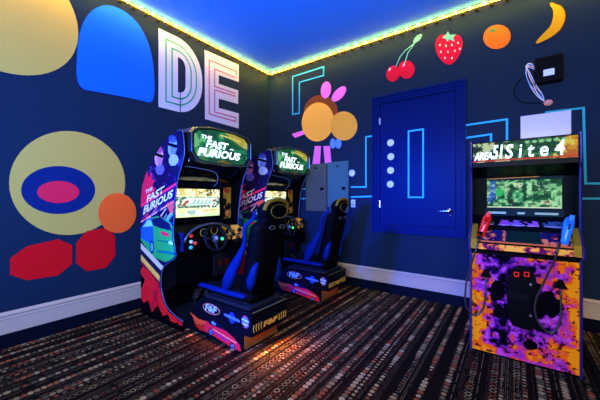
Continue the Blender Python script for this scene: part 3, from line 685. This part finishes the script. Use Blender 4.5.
    bm = NB(); cyl(bm, wp(0, 0, .012), wp(0, 0, .016), .02, 16); obj('hub_badge', bm, M('9aa0a8', 0.3), sw)
    bm = NB(); cyl(bm, wp(.085, math.radians(-12), -.0), wp(.085, math.radians(-12), .012), .016, 16); obj('wheel_button', bm, M('30ff70', 0.4, 0, 2.0), sw)
    bm = NB(); cyl(bm, (.62, wy, .86), wp(0, 0, -.03), .04, 16); obj('steering_column', bm, BLACK, t)
    # shifter on the right
    bm = NB(); box(bm, .62, .84, .24, .40, .62, .84, .02); sh = obj('shifter_box', bm, BLACK, t); bm = NB(); tube(bm, [(.80, .32, .84), (.84, .32, .96)], .010, 8); obj('shifter_stick', bm, CHROME, sh)
    bm = NB(); bmesh.ops.create_uvsphere(bm, u_segments=14, v_segments=8, radius=.026); bmesh.ops.translate(bm, vec=(.845, .32, .975), verts=bm.verts); obj('shifter_knob', bm, BLACK, sh, True)
    # coin door under the dash
    bm = NB(); box(bm, .70, .735, .02, .30, .44, .70, .01); cd = obj('coin_door', bm, M('0a0a0a', .3), t)
    for k in (0, 1):
        bm = NB(); box(bm, .735, .745, .09+.09*k, .13+.09*k, .56, .62, .003); obj('coin_slot', bm, M('500804', .4, 0, .02), cd)
    bm = NB(); prism(bm, [(.34, 0), (.34, .5), (.45, .72), (.70, .72), (.70, .44), (.50, .34), (.46, .12), (.46, 0)], lambda a, z, d: (a, d, z), yi0, yi1); obj('lower_front', bm, BLACK, t)
    # floor pan with pedals
    bm = NB(); prism(bm, [(.34, 0), (.34, .13), (.50, .115), (.80, .08), (.80, 0)], lambda a, z, d: (a, d, z), -.41, .34)
    fp = obj('floor_pan', bm, M('10141a', 0.3), t)
    for (y_, w_) in ((-.13, .07), (.02, .05)):
        bm = NB(); prism(bm, [(.50, .17), (.52, .17), (.60, .30), (.58, .31)], lambda a, z, d: (a, d, z), y_, y_+w_*1.4); cyl(bm, (.50, y_+w_*.7, .12), (.56, y_+w_*.7, .22), .01, 8); obj('pedal', bm, CHROME, fp)
    # seat pedestal
    P0, P1 = 1.806-OY, 2.29-OY
    bm = NB(); prism(bm, [(.80, .0), (.80, .12), (.98, .30), (1.04, .365), (1.75, .365), (1.755, .36), (1.755, .157), (1.64, .157), (1.64, 0)], lambda a, z, d: (a, d, z), P0, P1)
    pd = obj('seat_pedestal', bm, M('0a0b10', 0.33), t)
    ps = lambda u, v: (on_y(u, v, 1.806)[0]-OX, on_y(u, v, 1.806)[1])
    pc = Canvas(.805, 1.745, .0, .36, .0065, '0a0b14'); pc.mask = pc.inside([(.77, .0), (.77, .10), (.985, .295), (1.045, .358), (1.748, .358), (1.748, .16), (1.63, .15), (1.63, 0)])
    s2 = lambda P: [ps(*p) for p in P]
    # red sports car with flame trail
    pc.poly(s2([(193, 318), (197, 322), (200, 320), (203, 326), (207, 325), (207, 332), (200, 330), (196, 326)]), 'c02418'); pc.poly(s2([(190, 312), (199, 319), (206, 321), (206, 325), (197, 324)]), 'e04a28')
    pc.poly(s2([(204, 325), (206, 321), (211, 322.5), (217, 324), (225, 330), (233, 337), (240, 345), (241, 352), (232, 348), (222, 341), (212, 335), (205, 331)]), 'e0223a')
    pc.poly(s2([(208, 323), (211, 319), (219, 323), (226, 331), (216, 327)]), '14102a'); pc.poly(s2([(211, 322.5), (213, 321), (216, 324), (215, 325.5)]), '6a9ae0')
    pc.line(ps(213, 329), ps(236, 343), .012, 'ff8a70'); pc.line(ps(215, 333), ps(228, 341), .010, '3a2a90')
    for u, v in ((211, 332), (232.5, 347)): pc.ell(*ps(u, v), .034, .037, '0a0a14'); pc.ell(*ps(u, v), .022, .025, '5a78d8'); pc.ell(*ps(u, v), .008, .010, '10142a')
    pc.ell(*ps(232, 318), .042, .05, '1c3a98'); pc.line(ps(225, 314.5), ps(239, 321), .024, '4a70d8'); pc.ell(*ps(245.5, 322), .045, .058, '902850'); pc.ell(*ps(245.5, 322), .036, .048, '5a78d8'); pc.line(ps(242.5, 319), ps(248.5, 322), .012, 'c8d0f0'); pc.line(ps(242.5, 323), ps(248.5, 326), .010, 'c8d0f0'); 
    pc.mesh('pedestal_artwork', lambda a, b: (a, P0-.0015, b), ART, pd)['label'] = 'printed red sports car and round badges'
    e = ps(211.5, 309); bm = NB(); ell = [(e[0]+.125*math.cos(a), P0-.004, e[1]+.045*math.sin(a)) for a in [2*math.pi*k/32 for k in range(32)]]; tube(bm, ell, .0045, 6, True); obj('emblem_ring', bm, M('c07858', 0.4), pd)
    text_quad('emblem_lettering', 'F&F', [(e[0]-.095, P0-.004, e[1]-.03), (e[0]+.075, P0-.004, e[1]-.03), (e[0]+.09, P0-.004, e[1]+.035), (e[0]-.08, P0-.004, e[1]+.035)], M('a8b8f8', 0.4), pd, .04, nrm=(0, -1, 0))
    text_quad('emblem_lettering', 'RAW', [(e[0]+.345, P0-.004, e[1]-.005), (e[0]+.392, P0-.004, e[1]-.005), (e[0]+.392, P0-.004, e[1]+.03), (e[0]+.345, P0-.004, e[1]+.03)], M('e8e0f0', 0.4), pd, .02, nrm=(0, -1, 0)) if False else None
    XR = 1.758
    for k in range(4):
        for s_ in (-1, 1):
            bm = NB(); yy = (P0+P1)/2+s_*(.115+.032*k); tube(bm, [(XR, yy+s_*.012*math.cos(a), .225+.03*math.sin(a)) for a in [(-.5+i/8)*math.pi for i in range(9)]], .0035, 6); obj('speaker_arc', bm, M('c8963a', 0.4), pd)
    text_quad('rear_lettering', 'F&F', [(XR+.001, (P0+P1)/2-.10, .20), (XR+.001, (P0+P1)/2+.09, .20), (XR+.001, (P0+P1)/2+.10, .25), (XR+.001, (P0+P1)/2-.09, .25)], M('e0a038', 0.4), pd, .05, nrm=(1, 0, 0))
    bm = NB(); tube(bm, [(1.756, P0+.01, .366), (1.756, P1, .366)], .004, 6); tube(bm, [(1.642, P0+.03, .012), (1.642, P1-.01, .012)], .004, 6); obj('edge_beading', bm, M('8a8a50', 0.35, .5), pd)
    bm = NB(); box(bm, 1.64, 1.648, P0+.02, P1-.02, .02, .15, .002); obj('rear_plate', bm, M('8a5a30', 0.3, .3), pd)
    bm = NB(); box(bm, 1.66, 1.74, P0+.08, P1-.08, .150, .156); obj('underglow_lamp', bm, M('ff5a10', 0.4, 0, 3.0), pd)
    bm = NB(); box(bm, 1.06, 1.70, P0+.03, P1-.03, .365, .395, .006); box(bm, 1.12, 1.62, P0+.08, P0+.11, .395, .42, .003); box(bm, 1.12, 1.62, P1-.11, P1-.08, .395, .42, .003); obj('seat_rail', bm, DARKGREY, pd)
    # bucket seat
    sc_y = (P0+P1)/2
    st = obj('seat', loft(NB(), [[(x, sc_y+hw_*c_, z+.055*s_) for (c_, s_) in ((-1, -.6), (-1, .5), (-.8, 1), (-.5, .6), (.5, .6), (.8, 1), (1, .5), (1, -.6), (.8, -1), (-.8, -1))] for (x, hw_, z) in ((1.06, .17, .46), (1.09, .22, .475), (1.25, .235, .475), (1.55, .22, .465), (1.66, .18, .46))]), M('07080b', 0.6), t, True)
    BL = M('05184c', 0.45)
    def back(z):
        return 1.60+.24*max(0, z-.45)
    rings = []
    for (z, hw_, th) in ((.46, .17, .06), (.55, .20, .07), (.70, .19, .07), (.90, .19, .07), (1.05, .205, .06), (1.115, .21, .055), (1.15, .17, .05), (1.17, .12, .045), (1.20, .145, .05), (1.25, .165, .055), (1.30, .15, .05), (1.33, .11, .04), (1.345, .06, .02)):
        x = back(z); rings.append([(x+th*dx_, sc_y+hw_*dy_, z) for dx_, dy_ in ((-.9, -1), (-.1, -.55), (0, 0), (-.1, .55), (-.9, 1), (.2, 1.0), (.85, .8), (1, .3), (1, -.3), (.85, -.8), (.2, -1.0))])
    obj('backrest', loft(NB(), rings), M('040406', 0.65), st, True)
    for s_ in (-1, 1):
        path = [(1.36, .205, .48, .02), (1.41, .225, .55, .055), (1.46, .230, .64, .062), (1.52, .220, .75, .050), (1.58, .205, .86, .034), (1.62, .20, .95, .022), (1.635, .215, 1.04, .020), (1.645, .215, 1.11, .020), (1.68, .175, 1.16, .018), (1.71, .155, 1.20, .016), (1.715, .165, 1.25, .014)]
        pp = smooth_path([(x, sc_y+s_*y_, z) for x, y_, z, r in path], 4); rr = [p[0] for p in smooth_path([(r, 0, 0) for x, y_, z, r in path], 4)]
        bm = NB(); tube(bm, pp, rr, 10)
        for v in bm.verts: v.co.y = sc_y+s_*.20+(v.co.y-sc_y-s_*.20)*.8
        obj('side_bolster', bm, BL, st, True)
        bm = NB(); tube(bm, smooth_path([(.98, sc_y+s_*.20, .47), (1.08, sc_y+s_*.215, .485), (1.30, sc_y+s_*.23, .49), (1.50, sc_y+s_*.225, .485), (1.64, sc_y+s_*.20, .47)], 4), [.022]+[.034]*15+[.02], 10)
        for v in bm.verts: v.co.z = .485+(v.co.z-.485)*.65
        obj('seat_bolster', bm, BL, st, True)
        bm = NB(); tube(bm, [(back(z)+.045, sc_y+s_*yy, z) for z, yy in ((.54, .165), (.62, .175), (.72, .165), (.80, .14))], [.03, .045, .035, .015], 10); obj('hip_pad', bm, BL, st, True)
    bm = NB(); tube(bm, smooth_path([(back(z)+.03, sc_y+y_, z) for (y_, z) in ((-.155, 1.26), (-.14, 1.305), (-.09, 1.338), (0, 1.35), (.09, 1.338), (.14, 1.305), (.155, 1.26))], 3), .020, 8); obj('headrest_rim', bm, M('6a5818', 0.4), st, True)
    bm = NB(); tube(bm, [(back(1.25)+.058, sc_y+.02+.115*math.cos(a), 1.245+.062*math.sin(a)) for a in [2*math.pi*k/28 for k in range(28)]], .005, 6, True); obj('headrest_ring', bm, M('5c5020', 0.4), st)
    for (y_, z) in ((-.07, 1.10), (.07, 1.10)):
        bm = NB(); tube(bm, [(back(z)+.085, sc_y+y_+.035*math.cos(a), z+.016*math.sin(a)) for a in [2*math.pi*k/16 for k in range(16)]], .007, 6, True); obj('belt_slot_ring', bm, M('3a3a30', 0.35), st)
    # small printed speaker patches behind
    return t
dm = driving_machine()
dup(dm, (OX-.10, OY+1.47, 0), 'black sit-down driving arcade machine farther back in the room corner by the electrical panels')
lamp('side_underglow', 'AREA', (OX+1.25, OY-.43, .05), (OX+1.25, OY-.60, 0), (1.0, .16, .03), 1.6, shape='RECTANGLE', size=.6, size_y=.04)
lamp('underglow', 'AREA', (OX+1.76, OY-.13, .12), (OX+2.1, OY-.20, 0), (1.0, .28, .03), 12, shape='RECTANGLE', size=.4, size_y=.08)

# ------------------------------------------------------------------ shooting game cabinet
AX, AY = .055, 3.04; HW = .371
def shooter():
    t = thing('shooting_arcade_cabinet', (AX, AY, 0), 'upright shooting game cabinet with purple and orange front, standing right of the door', 'arcade machine')
    prof = [(0, 0), (0, .90), (-.10, .925), (-.10, .985), (.03, 1.10), (.03, 1.60), (0, 1.64), (0, 1.862), (.30, 1.862), (.78, 1.80), (.85, 1.70), (.85, 0)]
    for s in (-1, 1):
        bm = NB(); prism(bm, prof, lambda a, z, d: (d, a, z), s*HW, s*(HW-.018)); sp_ = obj('side_panel', bm, M('060608', 0.05), t)
        bm = NB(); tube(bm, [(s*(HW-.009), a-.002, z) for a, z in prof[:9]], .0095, 8); obj('edge_trim', bm, M('1c1450', 0.3), sp_)
    w = HW-.018
    bm = NB(); box(bm, -w, w, .80, .83, .0, 1.75); prism(bm, [(.02, 1.84), (.30, 1.855), (.78, 1.79), (.82, 1.70), (.80, 1.70), (.70, 1.76), (.05, 1.82)], lambda a, z, d: (d, a, z), -w, w); box(bm, -w, w, .012, .03, .0, .93)
    obj('cabinet_body', bm, BLACK, t)
    fy = lambda u, v, y: (on_y(u, v, y)[0]-AX, on_y(u, v, y)[1])
    # marquee
    bm = NB(); box(bm, -w, w, .004, .12, 1.635, 1.858, .003); mb = obj('marquee_box', bm, BLACK, t)
    mc = Canvas(-w+.008, w-.008, 1.678, 1.846, .0055, '1c4a28'); n = mc.noise(20, 2); n2 = mc.noise(12, 5)
    mc.put(n > .5, '4a8a50', .8); mc.poly([(-w, 1.7), (-w, 1.85), (-.10, 1.85), (-.2, 1.67)], '3f7040', .7); mc.put((n > .56) & (mc.A < -.05), 'c8d8a8'); mc.put((n < .46) & (mc.A < -.05), '1c3020')
    mc.poly([(.28, 1.85), (w, 1.85), (w, 1.67), (.24, 1.67)], 'd89a18', .9); mc.put((n > .55) & (mc.A > .20), 'e8d850', .8); mc.put((n < .42) & (mc.A > .26), 'b85818', .8)
    for k in range(6): mc.ell(.04+.045*k, 1.825, .016, .012, '8ad890')
    for k in range(-1, 20): mc.line((-w+.04*k, 1.690), (-w+.04*k+.03, 1.692), .012, 'd83a20')
    sg = mc.mesh('marquee_sign', lambda a, b: (a, .001, b), art_mat('backlit_sign', .85), mb); sg['label'] = 'backlit green and yellow title sign'
    TW = M('f4fff4', 0.4, 0, 1.05); TG = M('e0ffe0', 0.4, 0, 1.3)
    def tq(x0, x1, z0, z1, sh=0, dz=0): return [(x0, -.003, z0), (x1, -.003, z0+dz), (x1+sh, -.003, z1+dz), (x0+sh, -.003, z1)]
    text_quad('marquee_lettering', 'AREA', tq(-.335, -.20, 1.700, 1.765, .01), TW, mb, .03, nrm=(0, -1, 0))
    text_quad('marquee_lettering', '51', tq(-.20, -.135, 1.70, 1.82, .01), TG, mb, .03, nrm=(0, -1, 0))
    text_quad('marquee_lettering', 'S i t e 4', tq(-.11, .265, 1.700, 1.818, .01), TW, mb, .012, nrm=(0, -1, 0))
    # speaker shelf below the marquee
    bm = NB(); prism(bm, [(.03, 1.635), (.30, 1.56), (.33, 1.56), (.33, 1.66), (.10, 1.66)], lambda a, z, d: (d, a, z), -w, w); obj('speaker_shelf', bm, BLACK, t)
    # monitor
    bm = NB(); box(bm, -w, w, .325, .36, 1.16, 1.60); mo = obj('monitor_bezel', bm, M('040a0a', 0.5), t)
    x0, x1 = -.2575, .285
    im = Canvas(x0, x1, 1.275, 1.53, .005, '1f7a48'); n = im.noise(16, 9); W_ = x1-x0; fx = lambda s_, r_: (x0+W_*s_, 1.275+.255*r_)
    def pq(P): return [fx(*p) for p in P]
    im.put(n > .5, '2fa05a', .9); im.put(n > .60, '8ad890', .9); im.put(n < .43, '1a5a34', .9)
    im.poly(pq([(0, .95), (.35, .95), (.34, .6), (.25, .5), (.12, .9), (.1, .3), (0, .2)]), '90d898', .6); im.poly(pq([(0, .2), (.06, 1), (.13, .95), (.12, .3), (.05, .12)]), '2a5ac8', .9)
    im.poly(pq([(.30, .85), (.56, .85), (.56, .12), (.30, .12)]), '123a28', .9); im.poly(pq([(.36, .9), (.52, .9), (.49, .70), (.40, .72)]), 'd0f0c8', .8)
    im.ell(*fx(.44, .42), .045, .06, '3ab06a', .8); im.poly(pq([(.56, .9), (.62, .9), (.62, .4), (.56, .4)]), 'a8e8b0', .9); im.poly(pq([(.63, .88), (.97, .98), (.9, .75), (.7, .55), (.63, .6)]), '144028', .85)
    im.poly(pq([(.74, .62), (.84, .85), (.94, .84), (.86, .58)]), '90e0a0', .7); im.ell(*fx(.59, .14), .05, .03, '9ae0a0'); im.poly(pq([(.72, .14), (.86, .12), (.88, .28), (.74, .28)]), 'c8d8a8', .9); im.poly(pq([(.88, .1), (.95, .5), (1, .55), (1, .1)]), 'a8e8b0', .7)
    m3 = im.noise(45, 61, 3); im.put(m3 > .60, '0c3a20', .75); im.put(m3 < .36, 'b8f0b8', .6)
    im.poly(pq([(0, .04), (1, .04), (1, 0), (0, 0)]), 'd8f0d0'); im.ell(*fx(.18, .55), .03, .035, '2ac060')
    o = im.mesh('screen_image', lambda a, b: (a, .318, b), art_mat('screen_glow_green', .9), mo); o['label'] = 'lit green screen showing a gunfight scene'
    bm = NB(); box(bm, x0-.012, x1+.012, .316, .325, 1.534, 1.60); box(bm, x0-.012, x1+.012, .316, .325, 1.20, 1.268); obj('screen_surround', bm, M('082024', 0.45), mo)
    bm = NB(); tube(bm, [(x0, .314, 1.545), (x1-.17, .314, 1.556), (x1-.02, .314, 1.592)], .003, 6); obj('orange_line', bm, M('c8842a', .4, 0, .3), mo)
    for a, b, tx in ((x0+.01, x0+.15, 'INSERT COIN'), (x0+.235, x0+.29, 'PLAY'), (x0+.36, x0+.52, 'PRESS START')):
        bm = NB(); box(bm, a, b, .313, .317, 1.217, 1.236); obj('caption_label', bm, M('9ab090', .4), mo)
    # inner sloped bezel with icons
    def ib(x, s_): return (x, .30-.24*s_, 1.195-.115*s_)
    bm = NB(); prism(bm, [(.33, 1.20), (.30, 1.195), (.06, 1.08), (.06, 1.05), (.33, 1.05)], lambda a, z, d: (d, a, z), -w, w); ib_o = obj('instruction_bezel', bm, BLACK, t)
    ic = Canvas(-w, w, 0, .265, .006, '0a0c12'); n = ic.noise(30, 21)
    for (cx_, rx_, c_) in ((-.24, .045, '3a7a5a'), (-.12, .05, '9a4ab8'), (-.02, .055, '8a60c0'), (.08, .05, 'a85ac8'), (.23, .085, '3a5a88')):
        ic.put(((ic.A-cx_)/rx_)**2+((ic.B-.14)/.055)**2 < np.where(n > .5, 1, 0), c_, .85); ic.line((cx_-rx_*.8, .10), (cx_+rx_*.8, .10), .012, 'c8a8d8', .8)
    ic.mesh('instruction_artwork', lambda a, b: (a, .30-.24*(1-b/.265)-.0009, 1.195-.115*(1-b/.265)+.0018), art_mat('printed_artwork'), ib_o)
    # control panel
    top = [(.06, 1.082), (-.085, .985)]
    bm = NB(); prism(bm, [(.06, 1.082), (-.085, .990), (-.105, .982), (-.105, .93), (-.09, .915), (.02, .900), (.06, .95)], lambda a, z, d: (d, a, z), -w, w); cp = obj('control_panel', bm, BLACK, t)
    cc = Canvas(-w, w, 0, .175, .005, '160c14'); n = cc.noise(26, 31)
    cc.put(n > .53, 'a82850', .85); cc.put(n > .58, 'e07a48', .8); cc.put(n < .44, '141a50', .85); cc.put((abs(cc.A) > .30) & (n > .45), 'd8a020', .8)
    cc.poly([(-.11, .02), (.13, .02), (.12, .175), (-.10, .175)], '0c2420'); cc.poly([(-w, 0), (w, 0), (w, .022), (-w, .022)], 'd86830', .9)
    cc.mesh('panel_artwork', lambda a, b: (a, -.085+.145*b/.175-.0008, .990+.092*b/.175+.0012), art_mat('printed_artwork'), cp)
    cf = Canvas(-w, w, .932, .980, .005, 'd0602a'); n = cf.noise(24, 41); cf.put(n > .55, 'e8a038'); cf.put(n < .42, '5a1440'); cf.mesh('lip_artwork', lambda a, b: (a, -.1062, b), art_mat('printed_artwork'), cp)
    for s in (-1, 1):
        bm = NB(); prism(bm, [(-.109, .935), (-.112, 1.015), (.03, 1.135), (.05, 1.08), (-.06, .99), (-.06, .94)], lambda a, z, d: (d, a, z), s*(w-.003), s*(w-.045)); obj('panel_cheek', bm, M('a07c10', 0.3, .6), cp)  # yellow reflections on the dark cheeks are put into the metal colour
    # front art
    fa = Canvas(-w, w, .015, .872, .0065, '3a1440'); n = fa.noise(7, 51, 5); n2 = fa.noise(16, 52, 4); edge = np.abs(fa.A)/w; low = 1-(fa.B-.015)/.87
    heat = n*.6+(n2-.5)*.7+.36*edge**3+.5*np.maximum(0, low-.72)+(.07*np.where((fa.B > .62) & (fa.A > .1), 1, 0)); rk = heat.ravel().argsort().argsort().reshape(heat.shape)/heat.size; heat = rk
    fa.col[:] = lin('08050c'); fa.put(heat > .12, '280c48'); fa.put(heat > .20, '601c68'); fa.put((heat > .30), '962c88'); fa.put(heat > .50, 'b8307c'); fa.put(heat > .66, 'd83c40'); fa.put(heat > .76, 'f06410'); fa.put((heat > .89), 'fa9010')
    n3 = fa.noise(34, 99, 3); fa.put(n3 < .36, '100610', .9); fa.put((n3 > .62) & (heat > .3) & (heat < .7), 'c050b0', .7)
    nn = fa.noise(12, 77)
    for (cx_, cz_, rx_, rz_) in ((-.17, .55, .07, .10), (.18, .52, .08, .11), (.02, .52, .13, .26), (.07, .16, .05, .05), (-.16, .37, .04, .05)):
        fa.put(((fa.A-cx_)/rx_)**2+((fa.B-cz_)/rz_)**2 < nn*1.6, '08050a')
    fa.col *= .8
    fa.mesh('front_artwork', lambda a, b: (a, .0105, b), art_mat('printed_artwork'), t)['label'] = 'purple, pink and orange flame artwork'
    # coin door
    x0_, zt = fy(507, 264, AY); x1_, zb = fy(538, 331, AY); bm = NB()
    P = chaikin([(x0_, zb+.02), (x0_, zt), (x1_, zt), (x1_, zb), ((x0_+x1_)/2, zb-.01)], 2); prism(bm, P, lambda a, z, d: (a, d, z), .009, -.012); cd = obj('coin_door', bm, M('070708', .35), t)
    for u in (516.5, 526.5):
        a, z = fy(u, 273.5, AY); bm = NB(); box(bm, a-.022, a+.022, -.022, -.012, z-.03, z+.022, .003); obj('coin_slot', bm, BLACK, cd); bm = NB()
        stroke(bm, [(a-.014, z-.018), (a+.014, z-.018), (a+.014, z+.014), (a-.014, z+.014)], .006, lambda p, q_, d_: (p, -d_, q_), .0222, .025); obj('coin_slot_light', bm, M('d02010', .4, 0, .5), cd)
    for v in (284, 315):
        a, z = fy(530.5, v, AY); bm = NB(); cyl(bm, (a, -.012, z), (a, -.018, z), .010, 14); obj('lock', bm, CHROME, cd)
    bm = NB(); a, z = fy(517, 296, AY); box(bm, a-.07, a+.075, -.0145, -.012, z-.03, z+.03, .001); obj('door_plate', bm, M('0a0a0c', .5), cd)
    # cable hoods
    ends = []
    for (u, v) in ((486, 273), (560.5, 284)):
        a, z = fy(u, v, AY); bm = NB(); rg = [[(a+sx_*.034, .010, z-.035), (a+sx_*.034*-1, .010, z-.035)] for sx_ in (1,)]
        P = [(a-.04, z-.03), (a+.04, z-.03), (a+.012, z+.035), (a-.012, z+.035)]
        prism(bm, P, lambda p, q_, d: (p, d, q_), .009, -.03); obj('cable_hood', bm, BLACK, t); ends.append((a, z-.03))
    # holsters
    for s, (u, v) in ((-1, (483, 242)), (1, (560, 246))):
        a = -.285 if s < 0 else .265
        bm = NB(); tube(bm, [(a+k*.0, -.01, 1.005), (a, -.005, 1.07)], .034, 12); obj('gun_holster', bm, BLACK, t, True)
    return t, ends
t, ends = shooter()
def gun(name, base, lean, hexc, label, group=None):
    """toy light gun resting nose down in its holster, grip up"""
    g = thing(name, (AX+base[0], AY+base[1], base[2]), label, 'light gun', 'pair of light guns on the shooting cabinet')
    m = M(hexc, 0.3, 0, 0)
    R = Matrix.Rotation(lean, 4, 'Y') @ Matrix.Rotation(math.radians(-18), 4, 'X')
    T = lambda p: tuple(R @ Vector(p))
    def rbox(w0, h0, z): return [(-w0, -h0, z), (w0, -h0, z), (w0*1.15, 0, z), (w0, h0, z), (-w0, h0, z), (-w0*1.15, 0, z)]
    bm = NB(); loft(bm, [[T(p) for p in rbox(a, b, z)] for a, b, z in ((.012, .016, -.02), (.022, .026, 0), (.024, .030, .06), (.028, .036, .12), (.028, .036, .17), (.022, .028, .20), (.010, .014, .21))]); obj('gun_body', bm, m, g, True)
    bm = NB(); loft(bm, [[T((x, y-.02, z)) for x, y, z in [(-.016, 0, a), (.016, 0, a), (.016, 0, a+.045), (-.016, 0, a+.045)]] for a in (.12,)]+[[T((x, -.085, z)) for x, z in ((-.014, .165), (.014, .165), (.014, .205), (-.014, .205))]]); obj('gun_grip', bm, m, g)
    bm = NB(); tube(bm, [T((0, -.03, .105)), T((0, -.06, .11)), T((0, -.065, .14))], .005, 8); obj('trigger', bm, BLACK, g)
    bm = NB(); box(bm, 0, 0, 0, 0, 0, 0) if False else tube(bm, [T((0, .03, .05)), T((0, .042, .10)), T((0, .03, .15))], .008, 8); obj('sight', bm, BLACK, g)
gun('light_gun', (-.285, -.015, 1.03), math.radians(16), 'e01810', 'red light gun in the left holster of the shooting cabinet')
gun('light_gun', (.262, -.03, 1.02), math.radians(12), '1878e0', 'blue light gun in the right holster of the shooting cabinet')
def gcable(P, e, label):
    Q = []
    for u, v, y in P: x, z = on_y(u, v, y); Q.append((x, y, z))
    Q.append((AX+e[0], AY-.02, e[1]))
    bm = NB(); tube(bm, smooth_path(Q, 6), .0075, 8); tag(obj('gun_cable', bm, M('2c2a28', 0.35, .3), None, True), label, 'cable', 'cables of the light guns')
gcable([(481, 236, 2.99), (478, 244, 2.91), (472, 262, 2.90), (466, 285, 2.93), (466, 305, 2.95), (474, 315, 2.97), (483, 309, 2.99), (486, 290, 3.0)], ends[0], 'grey gun cable drooping past the left edge of the shooting cabinet')
gcable([(560, 242, 2.95), (558, 250, 2.90), (553, 264, 2.92), (543, 284, 2.95), (535, 304, 2.97), (538, 322, 2.98), (551, 333, 2.99), (560, 322, 3.0), (561, 300, 3.01)], ends[1], 'grey gun cable looping across the front artwork of the shooting cabinet')
